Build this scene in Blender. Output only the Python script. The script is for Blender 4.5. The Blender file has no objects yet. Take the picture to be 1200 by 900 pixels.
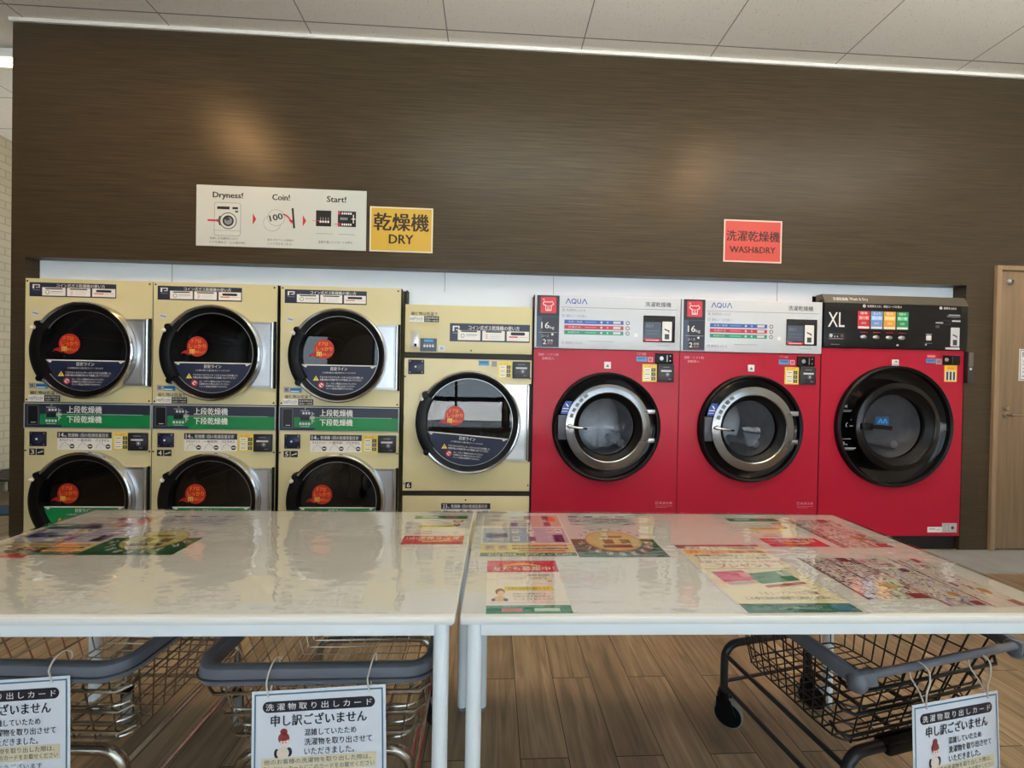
import bpy, bmesh, math, random
from math import sin, cos, pi, radians
from mathutils import Vector, Matrix
random.seed(7)
scene = bpy.context.scene
COL = scene.collection

# ------------------------------------------------------------------ camera
CAM_H = 1.1828
cd = bpy.data.cameras.new('camera'); cam = bpy.data.objects.new('camera', cd); COL.objects.link(cam)
cd.sensor_fit = 'HORIZONTAL'; cd.sensor_width = 36.0; cd.lens = 36.0*472.95/1200.0
cd.clip_start = 0.02; cd.clip_end = 200
_y, _p, _r = 0.0475, 0.0079, 0.0179
_f = Vector((sin(_y)*cos(_p), cos(_y)*cos(_p), -sin(_p)))
_u0 = Vector((sin(_y)*sin(_p), cos(_y)*sin(_p), cos(_p))); _r0 = Vector((cos(_y), -sin(_y), 0))
_R = _r0*cos(_r)+_u0*sin(_r); _U = _u0*cos(_r)-_r0*sin(_r)
cam.matrix_world = Matrix(((_R.x,_U.x,-_f.x,0),(_R.y,_U.y,-_f.y,0),(_R.z,_U.z,-_f.z,CAM_H),(0,0,0,1)))
scene.camera = cam

# ------------------------------------------------------------------ exposure, sky, daylight, lamps
vs = scene.view_settings
scene.display_settings.display_device = 'sRGB'
vs.view_transform = 'Standard'; vs.look = 'None'; vs.gamma = 1.0; vs.exposure = -0.25; vs.use_curve_mapping = False
D = 2.785          # front plane of the brown wall
ZC = 3.4505        # ceiling
WIN_Y = -3.3       # storefront behind the camera
XL_, XR_ = -4.8, 5.3
SKY = 3.9
w = bpy.data.worlds.new('overcast_sky'); scene.world = w; w.use_nodes = True
nt = w.node_tree; nt.nodes.clear()
_o = nt.nodes.new('ShaderNodeOutputWorld'); _b = nt.nodes.new('ShaderNodeBackground')
_tc = nt.nodes.new('ShaderNodeTexCoord'); _sp = nt.nodes.new('ShaderNodeSeparateXYZ'); _cr = nt.nodes.new('ShaderNodeValToRGB')
nt.links.new(_tc.outputs['Generated'], _sp.inputs[0]); nt.links.new(_sp.outputs['Z'], _cr.inputs[0])
_cr.color_ramp.elements[0].position = 0.0; _cr.color_ramp.elements[0].color = (0.74, 0.88, 1.0, 1)
_cr.color_ramp.elements[1].position = 0.7; _cr.color_ramp.elements[1].color = (0.64, 0.83, 1.0, 1)
nt.links.new(_cr.outputs[0], _b.inputs[0]); _b.inputs[1].default_value = SKY
nt.links.new(_b.outputs[0], _o.inputs[0])

def lamp(name, kind, loc, energy, color=(1, 1, 1), rot=(0, 0, 0), **kw):
    l = bpy.data.lights.new(name, kind); l.energy = energy; l.color = color
    for k, v in kw.items(): setattr(l, k, v)
    o = bpy.data.objects.new(name, l); o.location = loc; o.rotation_euler = rot; COL.objects.link(o); return o
# window light portals (they only guide the sampling of the sky through the storefront)
WINDOWS = [(-4.7, -3.65, 0.25, 2.3), (-2.3, 0.5, 0.25, 3.1), (0.62, 3.1, 0.25, 3.1), (3.22, 5.0, 0.25, 3.1)]
for (a, b, z0, z1) in WINDOWS:
    o = lamp('window_portal', 'AREA', ((a+b)/2, WIN_Y-0.12, (z0+z1)/2), 1, rot=(radians(90), 0, 0), shape='RECTANGLE', size=b-a, size_y=z1-z0)
    o.data.cycles.is_portal = True
lamp('bounce_sun', 'SUN', (0, -10, 12), 34, (1.0, 0.98, 0.95), rot=(radians(-24), radians(14), 0), angle=radians(3))  # added so light bounced off the paving lifts the ceiling
UPLIGHTS = [(0.3, 1.2, 66), (3.2, 1.2, 58)]      # unseen uplights added only to brighten the ceiling
for (x, y, e) in UPLIGHTS:
    lamp('added_uplight', 'AREA', (x, y, 3.075), e, (0.96, 1.0, 0.97), rot=(pi, 0, 0), shape='RECTANGLE', size=2.2, size_y=0.08)
WARM = (1.0, 0.56, 0.23)
DOWNLIGHTS = [(-2.41, 1.54, 27), (2.12, 1.30, 19), (1.42, 0.75, 9), (4.3, 0.3, 10)]
for (x, y, e) in DOWNLIGHTS:
    lamp('downlight_beam', 'AREA', (x, y, ZC+0.010), e, WARM, shape='DISK', size=0.11)

# ------------------------------------------------------------------ materials
def s2l(c): return tuple(((v/255)/12.92 if v/255 <= 0.04045 else ((v/255+0.055)/1.055)**2.4) for v in c)
MATS = {}
def mat(name, rgb, rough=0.5, metal=0.0, noise=0.0, scale=25.0, stretch=(1, 1, 1), bump=0.0, coat=0.0, emit=0.0, spec=0.5):
    if name in MATS: return MATS[name]
    m = bpy.data.materials.new(name); m.use_nodes = True; t = m.node_tree; b = t.nodes['Principled BSDF']
    c = s2l(rgb)+(1,)
    b.inputs['Roughness'].default_value = rough; b.inputs['Metallic'].default_value = metal
    b.inputs['Coat Weight'].default_value = coat; b.inputs['Coat Roughness'].default_value = 0.08
    b.inputs['Specular IOR Level'].default_value = spec
    if emit:
        b.inputs['Emission Color'].default_value = c; b.inputs['Emission Strength'].default_value = emit
    if noise or bump:
        tc = t.nodes.new('ShaderNodeTexCoord'); mp = t.nodes.new('ShaderNodeMapping'); n = t.nodes.new('ShaderNodeTexNoise')
        mp.inputs['Scale'].default_value = stretch; n.inputs['Scale'].default_value = scale; n.inputs['Detail'].default_value = 4
        t.links.new(tc.outputs['Object'], mp.inputs[0]); t.links.new(mp.outputs[0], n.inputs['Vector'])
        if noise:
            r = t.nodes.new('ShaderNodeValToRGB'); e = r.color_ramp.elements
            e[0].position = 0.3; e[1].position = 0.7
            e[0].color = tuple(v*(1-noise) for v in c[:3])+(1,); e[1].color = tuple(min(1, v*(1+noise)) for v in c[:3])+(1,)
            t.links.new(n.outputs['Fac'], r.inputs[0]); t.links.new(r.outputs[0], b.inputs['Base Color'])
        else: b.inputs['Base Color'].default_value = c
        if bump:
            bp = t.nodes.new('ShaderNodeBump'); bp.inputs['Strength'].default_value = bump; bp.inputs['Distance'].default_value = 0.01
            t.links.new(n.outputs['Fac'], bp.inputs['Height']); t.links.new(bp.outputs[0], b.inputs['Normal'])
    else: b.inputs['Base Color'].default_value = c
    MATS[name] = m; return m

def clear(name, f0=0.04, tint=(1, 1, 1), rough=0.0, bump=0.0, bscale=6.0, bstretch=(1, 1, 1)):
    """thin clear sheet: transparent with Schlick reflection"""
    if name in MATS: return MATS[name]
    m = bpy.data.materials.new(name); m.use_nodes = True; t = m.node_tree; t.nodes.clear()
    N = t.nodes.new; L = t.links.new
    out = N('ShaderNodeOutputMaterial'); mix = N('ShaderNodeMixShader'); tr = N('ShaderNodeBsdfTransparent'); gl = N('ShaderNodeBsdfGlossy')
    tr.inputs[0].default_value = tint+(1,); gl.inputs['Roughness'].default_value = rough
    g = N('ShaderNodeNewGeometry'); dot = N('ShaderNodeVectorMath'); dot.operation = 'DOT_PRODUCT'
    L(g.outputs['Incoming'], dot.inputs[0]); L(g.outputs['Normal'], dot.inputs[1])
    def M(op, a, b=None):
        n = N('ShaderNodeMath'); n.operation = op
        for i, v in enumerate((a, b)):
            if v is None: continue
            if isinstance(v, (int, float)): n.inputs[i].default_value = v
            else: L(v, n.inputs[i])
        return n.outputs[0]
    c = M('ABSOLUTE', dot.outputs['Value']); q = M('POWER', M('SUBTRACT', 1.0, c), 5.0)
    F = M('ADD', M('MULTIPLY', q, 1-f0), f0)
    L(F, mix.inputs[0]); L(tr.outputs[0], mix.inputs[1]); L(gl.outputs[0], mix.inputs[2]); L(mix.outputs[0], out.inputs[0])
    if bump:
        tc = N('ShaderNodeTexCoord'); mp = N('ShaderNodeMapping'); n = N('ShaderNodeTexNoise'); bp = N('ShaderNodeBump')
        mp.inputs['Scale'].default_value = bstretch; n.inputs['Scale'].default_value = bscale; n.inputs['Detail'].default_value = 3
        bp.inputs['Strength'].default_value = bump; bp.inputs['Distance'].default_value = 0.01
        L(tc.outputs['Object'], mp.inputs[0]); L(mp.outputs[0], n.inputs['Vector']); L(n.outputs['Fac'], bp.inputs['Height'])
        L(bp.outputs[0], gl.inputs['Normal'])
    MATS[name] = m; return m

def ink(rgb, rough=0.35): return mat('ink_%02x%02x%02x' % tuple(rgb), rgb, rough)

# room
def wall_laminate():
    m = bpy.data.materials.new('brown_brushed_laminate'); m.use_nodes = True; t = m.node_tree; b = t.nodes['Principled BSDF']; L = t.links.new
    tc = t.nodes.new('ShaderNodeTexCoord'); mp = t.nodes.new('ShaderNodeMapping'); n = t.nodes.new('ShaderNodeTexNoise'); r = t.nodes.new('ShaderNodeValToRGB')
    mp.inputs['Scale'].default_value = (1.6, 1.6, 95); n.inputs['Scale'].default_value = 1.6; n.inputs['Detail'].default_value = 6; n.inputs['Roughness'].default_value = 0.65
    L(tc.outputs['Object'], mp.inputs[0]); L(mp.outputs[0], n.inputs['Vector']); L(n.outputs['Fac'], r.inputs[0])
    e = r.color_ramp.elements; e[0].position = 0.3; e[1].position = 0.72
    e[0].color = s2l((44, 37, 26))+(1,); e[1].color = s2l((79, 67, 48))+(1,)
    L(r.outputs[0], b.inputs['Base Color']); b.inputs['Roughness'].default_value = 0.33; b.inputs['Specular IOR Level'].default_value = 0.28
    bp = t.nodes.new('ShaderNodeBump'); bp.inputs['Strength'].default_value = 0.25; bp.inputs['Distance'].default_value = 0.002
    L(n.outputs['Fac'], bp.inputs['Height']); L(bp.outputs[0], b.inputs['Normal'])
    return m
def floor_wood():
    m = bpy.data.materials.new('oak_plank_vinyl'); m.use_nodes = True; t = m.node_tree; b = t.nodes['Principled BSDF']; L = t.links.new
    tc = t.nodes.new('ShaderNodeTexCoord'); mp = t.nodes.new('ShaderNodeMapping')
    mp.inputs['Rotation'].default_value = (0, 0, radians(90)); mp.inputs['Location'].default_value = (0.33, 0.045, 0)
    br = t.nodes.new('ShaderNodeTexBrick'); br.offset = 0.37; br.inputs['Scale'].default_value = 1.0
    br.inputs['Brick Width'].default_value = 0.92; br.inputs['Row Height'].default_value = 0.152; br.inputs['Mortar Size'].default_value = 0.0016
    br.inputs['Color1'].default_value = (0, 0, 0, 1); br.inputs['Color2'].default_value = (1, 1, 1, 1); br.inputs['Mortar'].default_value = (0.5, 0.5, 0.5, 1); br.inputs['Bias'].default_value = 0
    L(tc.outputs['Object'], mp.inputs[0]); L(mp.outputs[0], br.inputs['Vector'])
    # per-plank offset of the grain
    ad = t.nodes.new('ShaderNodeVectorMath'); ad.operation = 'MULTIPLY_ADD'; ad.inputs[1].default_value = (9, 9, 9)
    L(br.outputs['Color'], ad.inputs[0]); L(tc.outputs['Object'], ad.inputs[2])
    m2 = t.nodes.new('ShaderNodeMapping'); m2.inputs['Scale'].default_value = (22, 1.6, 1); L(ad.outputs[0], m2.inputs[0])
    n = t.nodes.new('ShaderNodeTexNoise'); n.inputs['Scale'].default_value = 1.5; n.inputs['Detail'].default_value = 7; n.inputs['Distortion'].default_value = 1.1; L(m2.outputs[0], n.inputs['Vector'])
    r = t.nodes.new('ShaderNodeValToRGB'); e = r.color_ramp.elements; e[0].position = 0.25; e[1].position = 0.75
    e[0].color = s2l((110, 95, 75))+(1,); e[1].color = s2l((174, 152, 121))+(1,); L(n.outputs['Fac'], r.inputs[0])
    n2 = t.nodes.new('ShaderNodeTexNoise'); n2.inputs['Scale'].default_value = 3.2; n2.inputs['Detail'].default_value = 3; L(ad.outputs[0], n2.inputs['Vector'])
    r2 = t.nodes.new('ShaderNodeValToRGB'); r2.color_ramp.elements[0].position = 0.3; r2.color_ramp.elements[1].position = 0.62
    r2.color_ramp.elements[0].color = (0.66, 0.66, 0.66, 1); r2.color_ramp.elements[1].color = (1, 1, 1, 1); L(n2.outputs['Fac'], r2.inputs[0])
    mx = t.nodes.new('ShaderNodeMixRGB'); mx.blend_type = 'MULTIPLY'; mx.inputs[0].default_value = 1; L(r.outputs[0], mx.inputs[1]); L(r2.outputs[0], mx.inputs[2])
    mv = t.nodes.new('ShaderNodeMapRange'); mv.inputs['To Min'].default_value = 0.8; mv.inputs['To Max'].default_value = 1.12; L(br.outputs['Color'], mv.inputs['Value'])
    mx2 = t.nodes.new('ShaderNodeMixRGB'); mx2.blend_type = 'MULTIPLY'; mx2.inputs[0].default_value = 1; L(mx.outputs[0], mx2.inputs[1]); L(mv.outputs[0], mx2.inputs[2])
    mx3 = t.nodes.new('ShaderNodeMixRGB'); L(br.outputs['Fac'], mx3.inputs[0]); L(mx2.outputs[0], mx3.inputs[1]); mx3.inputs[2].default_value = s2l((58, 46, 36))+(1,)
    L(mx3.outputs[0], b.inputs['Base Color']); b.inputs['Roughness'].default_value = 0.5
    return m
def brick_mat(name, c1, c2, mortar, wd, ht, ms, rot, rough=0.5, pin=0.0, loc=(0, 0, 0), offset=0.5, side=False):
    m = bpy.data.materials.new(name); m.use_nodes = True; t = m.node_tree; b = t.nodes['Principled BSDF']; L = t.links.new
    tc = t.nodes.new('ShaderNodeTexCoord'); mp = t.nodes.new('ShaderNodeMapping'); mp.vector_type = 'POINT'
    mp.inputs['Rotation'].default_value = rot; mp.inputs['Location'].default_value = loc
    br = t.nodes.new('ShaderNodeTexBrick'); br.inputs['Scale'].default_value = 1; br.offset = offset
    br.inputs['Brick Width'].default_value = wd; br.inputs['Row Height'].default_value = ht; br.inputs['Mortar Size'].default_value = ms
    br.inputs['Color1'].default_value = s2l(c1)+(1,); br.inputs['Color2'].default_value = s2l(c2)+(1,); br.inputs['Mortar'].default_value = s2l(mortar)+(1,)
    src = tc.outputs['Object']
    if side:      # wall in the Y-Z plane
        sp = t.nodes.new('ShaderNodeSeparateXYZ'); cb = t.nodes.new('ShaderNodeCombineXYZ'); L(src, sp.inputs[0]); L(sp.outputs['Y'], cb.inputs[0]); L(sp.outputs['Z'], cb.inputs[1]); src = cb.outputs[0]
    L(src, mp.inputs[0]); L(mp.outputs[0], br.inputs['Vector']); col = br.outputs['Color']
    if pin:
        v = t.nodes.new('ShaderNodeTexVoronoi'); v.inputs['Scale'].default_value = 55; L(tc.outputs['Object'], v.inputs['Vector'])
        r = t.nodes.new('ShaderNodeValToRGB'); r.color_ramp.elements[0].position = 0.10; r.color_ramp.elements[1].position = 0.2
        r.color_ramp.elements[0].color = (1-pin,)*3+(1,); r.color_ramp.elements[1].color = (1, 1, 1, 1); L(v.outputs['Distance'], r.inputs[0])
        mx = t.nodes.new('ShaderNodeMixRGB'); mx.blend_type = 'MULTIPLY'; mx.inputs[0].default_value = 1; L(col, mx.inputs[1]); L(r.outputs[0], mx.inputs[2]); col = mx.outputs[0]
    L(col, b.inputs['Base Color']); b.inputs['Roughness'].default_value = rough
    MATS[name] = m; return m
M_WALL = wall_laminate(); M_FLOOR = floor_wood()
M_CEIL = brick_mat('ceiling_tile', (234, 229, 219), (231, 226, 216), (140, 134, 124), 0.455, 0.91, 0.004, (0, 0, 0), 0.8, 0.35, loc=(2.1612+0.0, 0.05, 0), offset=0.0)
M_CEIL.node_tree.nodes['Brick Texture'].inputs['Brick Width'].default_value = 0.91
M_CEIL.node_tree.nodes['Brick Texture'].inputs['Row Height'].default_value = 0.455
M_TILE = brick_mat('cream_wall_tile', (164, 151, 120), (158, 145, 115), (140, 128, 101), 0.30, 0.075, 0.006, (0, 0, 0), 0.5, side=True)
M_PAINT = mat('off_white_paint', (214, 208, 196), 0.7, noise=0.03, scale=3)
M_TRIMW = mat('white_trim', (226, 224, 218), 0.45, noise=0.02)
M_DARKREVEAL = mat('dark_brown_reveal', (62, 54, 47), 0.5, noise=0.05)
M_PANEL = mat('white_gloss_panel', (222, 232, 240), 0.12, noise=0.015, scale=2)
M_CONC = mat('grey_stone_vinyl', (148, 152, 150), 0.6, noise=0.12, scale=5)
M_DOOR = mat('door_oak', (128, 106, 80), 0.45, noise=0.16, scale=3.0, stretch=(14, 14, 0.8))
M_CASING = mat('casing_oak', (146, 122, 94), 0.45, noise=0.12, scale=3.0, stretch=(14, 14, 0.8))
M_BLACKALU = mat('black_aluminium', (26, 27, 29), 0.4, 0.3, noise=0.05)
M_ASPH = mat('pale_paving', (222, 222, 220), 0.9, noise=0.1, scale=6)
M_WGLASS = clear('window_glass', 0.04)
# machines
M_CREAM = mat('cream_enamel', (214, 205, 158), 0.28, noise=0.012, scale=3, coat=0.1)
M_RED = mat('red_enamel', (172, 22, 50), 0.3, noise=0.015, scale=3, spec=0.32)
M_LGREY = mat('pale_grey_enamel', (206, 213, 220), 0.3, noise=0.01, scale=3, coat=0.4)
M_BLACKP = mat('black_plastic', (9, 9, 11), 0.35, noise=0.05, scale=30, spec=0.25)
M_BLACKG = mat('black_gloss', (6, 6, 8), 0.12, noise=0.02, spec=0.3)
M_RUBBER = mat('black_rubber', (10, 11, 13), 0.4, noise=0.1, scale=40, spec=0.22)
M_CHROME = mat('chrome', (205, 208, 210), 0.14, 1.0, noise=0.03)
M_STEEL = mat('brushed_steel', (186, 190, 194), 0.3, 1.0, noise=0.06, scale=8, stretch=(30, 30, 1))
M_DRUM = mat('drum_steel', (176, 178, 182), 0.45, 0.55, noise=0.15, scale=9)
M_RING = mat('ring_steel', (150, 151, 153), 0.2, 1.0, noise=0.08, scale=5)
M_DDRUM = mat('dark_drum', (48, 50, 54), 0.45, 0.6, noise=0.15, scale=9)
M_SEAM = mat('dark_seam', (24, 22, 20), 0.6, noise=0.05)
M_BRONZE = mat('bronze_metal', (104, 96, 84), 0.35, 0.6, noise=0.05)
M_LEVER = mat('bronze_lever', (168, 154, 134), 0.4, 0.7, noise=0.05)
M_DGLASS = clear('smoked_door_glass', 0.07, (0.42, 0.44, 0.46), 0.01)
M_BOWL = clear('clear_bowl_glass', 0.03, (0.82, 0.84, 0.86), 0.01)
# furniture
M_TOP = mat('white_laminate', (222, 226, 222), 0.4, noise=0.015, scale=3)
M_WMETAL = mat('white_painted_steel', (230, 240, 244), 0.35, noise=0.015, scale=10)
M_MAT = clear('clear_vinyl', 0.11, (0.985, 0.985, 0.98), 0.035, bump=0.15, bscale=7.0, bstretch=(1, 2.2, 1))
M_WIREC = mat('chrome_wire', (182, 177, 166), 0.22, 1.0, noise=0.05)
M_WIREB = mat('black_wire', (16, 16, 17), 0.4, noise=0.05)
M_BUMP = mat('grey_bumper_rubber', (98, 104, 114), 0.42, noise=0.06, scale=20)
M_STRING = mat('white_string', (206, 202, 192), 0.8, noise=0.08, scale=60)
M_TYRE = mat('grey_tyre', (128, 128, 128), 0.6, noise=0.05)

# ------------------------------------------------------------------ mesh builder
class MB:
    def __init__(s): s.v = []; s.f = []; s.mi = []; s.mats = []
    def m(s, mt):
        if mt not in s.mats: s.mats.append(mt)
        return s.mats.index(mt)
    def add(s, vs_, fs, mt):
        o = len(s.v); s.v += [tuple(p) for p in vs_]; k = s.m(mt)
        for f in fs: s.f.append([i+o for i in f]); s.mi.append(k)
    def box(s, x0, x1, y0, y1, z0, z1, mt, bev=0.0, open_front=False, seg=2):
        if bev <= 0:
            V = [(x0,y0,z0),(x1,y0,z0),(x1,y1,z0),(x0,y1,z0),(x0,y0,z1),(x1,y0,z1),(x1,y1,z1),(x0,y1,z1)]
            F = [(3,2,1,0),(4,5,6,7),(1,2,6,5),(2,3,7,6),(3,0,4,7)]
            if not open_front: F.append((0,1,5,4))
            s.add(V, F, mt); return
        bm = bmesh.new(); bmesh.ops.create_cube(bm, size=1)
        for vv in bm.verts: vv.co = ((x0+x1)/2+vv.co.x*(x1-x0), (y0+y1)/2+vv.co.y*(y1-y0), (z0+z1)/2+vv.co.z*(z1-z0))
        bmesh.ops.bevel(bm, geom=bm.edges[:], offset=bev, segments=seg, affect='EDGES', profile=0.5)
        bm.verts.index_update(); s.add([v.co for v in bm.verts], [[v.index for v in f.verts] for f in bm.faces], mt); bm.free()
    def lathe(s, prof, cx, cz, mt, n=64, a0=0.0, a1=2*pi, close=False, ecc=0.0):
        """revolve (r, y) about the Y axis through (cx, cz)"""
        full = abs(a1-a0-2*pi) < 1e-6; k = n if full else n+1
        V = []; F = []; P = len(prof)
        for i in range(k):
            a = a0+(a1-a0)*i/n
            for (r, y) in prof: V.append((cx+r*cos(a), y, cz+r*sin(a)))
        for i in range(n):
            j = (i+1) % k
            for q in range(P-1 if not close else P):
                q2 = (q+1) % P
                F.append((i*P+q, j*P+q, j*P+q2, i*P+q2))
        if not full and close: F.append(tuple(range(P))); F.append(tuple((k-1)*P+q for q in reversed(range(P))))
        s.add(V, F, mt)
    def disc(s, cx, cz, r, y, mt, n=64): s.add([(cx+r*cos(2*pi*i/n), y, cz+r*sin(2*pi*i/n)) for i in range(n)], [tuple(range(n))], mt)
    def tube(s, pts, r, mt, n=8, closed=False, caps=True, sq=None):
        P = [Vector(p) for p in pts]; K = len(P); V = []; F = []
        T = []
        for i in range(K):
            a = P[(i-1) % K] if (closed or i > 0) else P[i]; b = P[(i+1) % K] if (closed or i < K-1) else P[i]
            d = (b-a); T.append(d.normalized() if d.length > 1e-9 else Vector((0, 0, 1)))
        up = Vector((0, 0, 1)) if abs(T[0].z) < 0.9 else Vector((1, 0, 0))
        N = (up-T[0]*up.dot(T[0])).normalized()
        for i in range(K):
            N = N-T[i]*N.dot(T[i]); N.normalize(); B = T[i].cross(N)
            for j in range(n):
                a = 2*pi*(j+0.5)/n
                ca, sa = cos(a), sin(a)
                if sq:
                    hx, hz = sq; e = 0.45
                    ca = math.copysign(abs(ca)**e, ca); sa = math.copysign(abs(sa)**e, sa)
                    V.append(P[i]+N*(ca*hz)+B*(sa*hx))
                else: V.append(P[i]+N*(ca*r)+B*(sa*r))
        for i in range(K if closed else K-1):
            i2 = (i+1) % K
            for j in range(n):
                j2 = (j+1) % n; F.append((i*n+j, i*n+j2, i2*n+j2, i2*n+j))
        if caps and not closed: F.append(tuple(reversed(range(n)))); F.append(tuple((K-1)*n+j for j in range(n)))
        s.add(V, F, mt)
    def cylz(s, x, y, z0, z1, r, mt, n=20, r1=None): 
        r1 = r if r1 is None else r1
        V = [(x+r*cos(2*pi*i/n), y+r*sin(2*pi*i/n), z0) for i in range(n)]+[(x+r1*cos(2*pi*i/n), y+r1*sin(2*pi*i/n), z1) for i in range(n)]
        F = [(i, (i+1) % n, n+(i+1) % n, n+i) for i in range(n)]+[tuple(reversed(range(n))), tuple(range(n, 2*n))]
        s.add(V, F, mt)
    def sphere(s, c, r, mt, n=12, sc=(1, 1, 1)):
        V = []; F = []
        for i in range(n+1):
            t = pi*i/n
            for j in range(2*n): a = pi*j/n; V.append((c[0]+sc[0]*r*sin(t)*cos(a), c[1]+sc[1]*r*sin(t)*sin(a), c[2]+sc[2]*r*cos(t)))
        W = 2*n
        for i in range(n):
            for j in range(W): F.append((i*W+j, (i+1)*W+j, (i+1)*W+(j+1) % W, i*W+(j+1) % W))
        s.add(V, F, mt)
    def plate_hole(s, x0, x1, z0, z1, y, cx, cz, r, mt, n=64):
        """flat front plate at depth y with a round hole"""
        A = []; Bo = []
        for i in range(n):
            a = 2*pi*(i+0.5)/n; dx, dz = cos(a), sin(a)
            A.append((cx+r*dx, y, cz+r*dz)); t = 1e9
            if dx > 1e-9: t = min(t, (x1-cx)/dx)
            if dx < -1e-9: t = min(t, (x0-cx)/dx)
            if dz > 1e-9: t = min(t, (z1-cz)/dz)
            if dz < -1e-9: t = min(t, (z0-cz)/dz)
            Bo.append((cx+t*dx, y, cz+t*dz))
        V = A+Bo; F = [(i, n+i, n+(i+1) % n, (i+1) % n) for i in range(n)]
        C = [(x0, z0), (x1, z0), (x1, z1), (x0, z1)]
        s.add(V, F, mt)
        for (px, pz) in C:      # corner triangles
            a = math.atan2(pz-cz, px-cx) % (2*pi); i = int((a/(2*pi))*n-0.5) % n
            s.add([Bo[i], (px, y, pz), Bo[(i+1) % n]], [(0, 1, 2)], mt)
    def build(s, name, parent=None, label=None, angle=35, smooth=True):
        me = bpy.data.meshes.new(name); me.from_pydata(s.v, [], s.f)
        for mt in s.mats: me.materials.append(mt)
        me.polygons.foreach_set('material_index', s.mi)
        if smooth:
            me.polygons.foreach_set('use_smooth', [True]*len(me.polygons))
            me.update(); me.set_sharp_from_angle(angle=radians(angle))
        me.update()
        o = bpy.data.objects.new(name, me); COL.objects.link(o)
        if parent is not None: o.parent = parent
        if label: o['label'] = label
        return o

def tag(o, label, cat, group=None):
    o['label'] = label; o['category'] = cat
    if group: o['group'] = group
    return o
def thing(name, label, cat, loc=(0, 0, 0), rz=0.0, group=None):
    o = bpy.data.objects.new(name, None); o.empty_display_size = 0.1; COL.objects.link(o); o.location = loc; o.rotation_euler = (0, 0, rz)
    return tag(o, label, cat, group)
def struct(mb, name, **k):
    o = mb.build(name, **k); o['kind'] = 'structure'; return o
def children(o): return [c for c in list(COL.objects) if c.parent == o]
def copy_tree(o, parent=None):
    c = o.copy(); COL.objects.link(c)
    if parent is not None: c.parent = parent
    for ch in children(o): copy_tree(ch, c)
    return c

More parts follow.
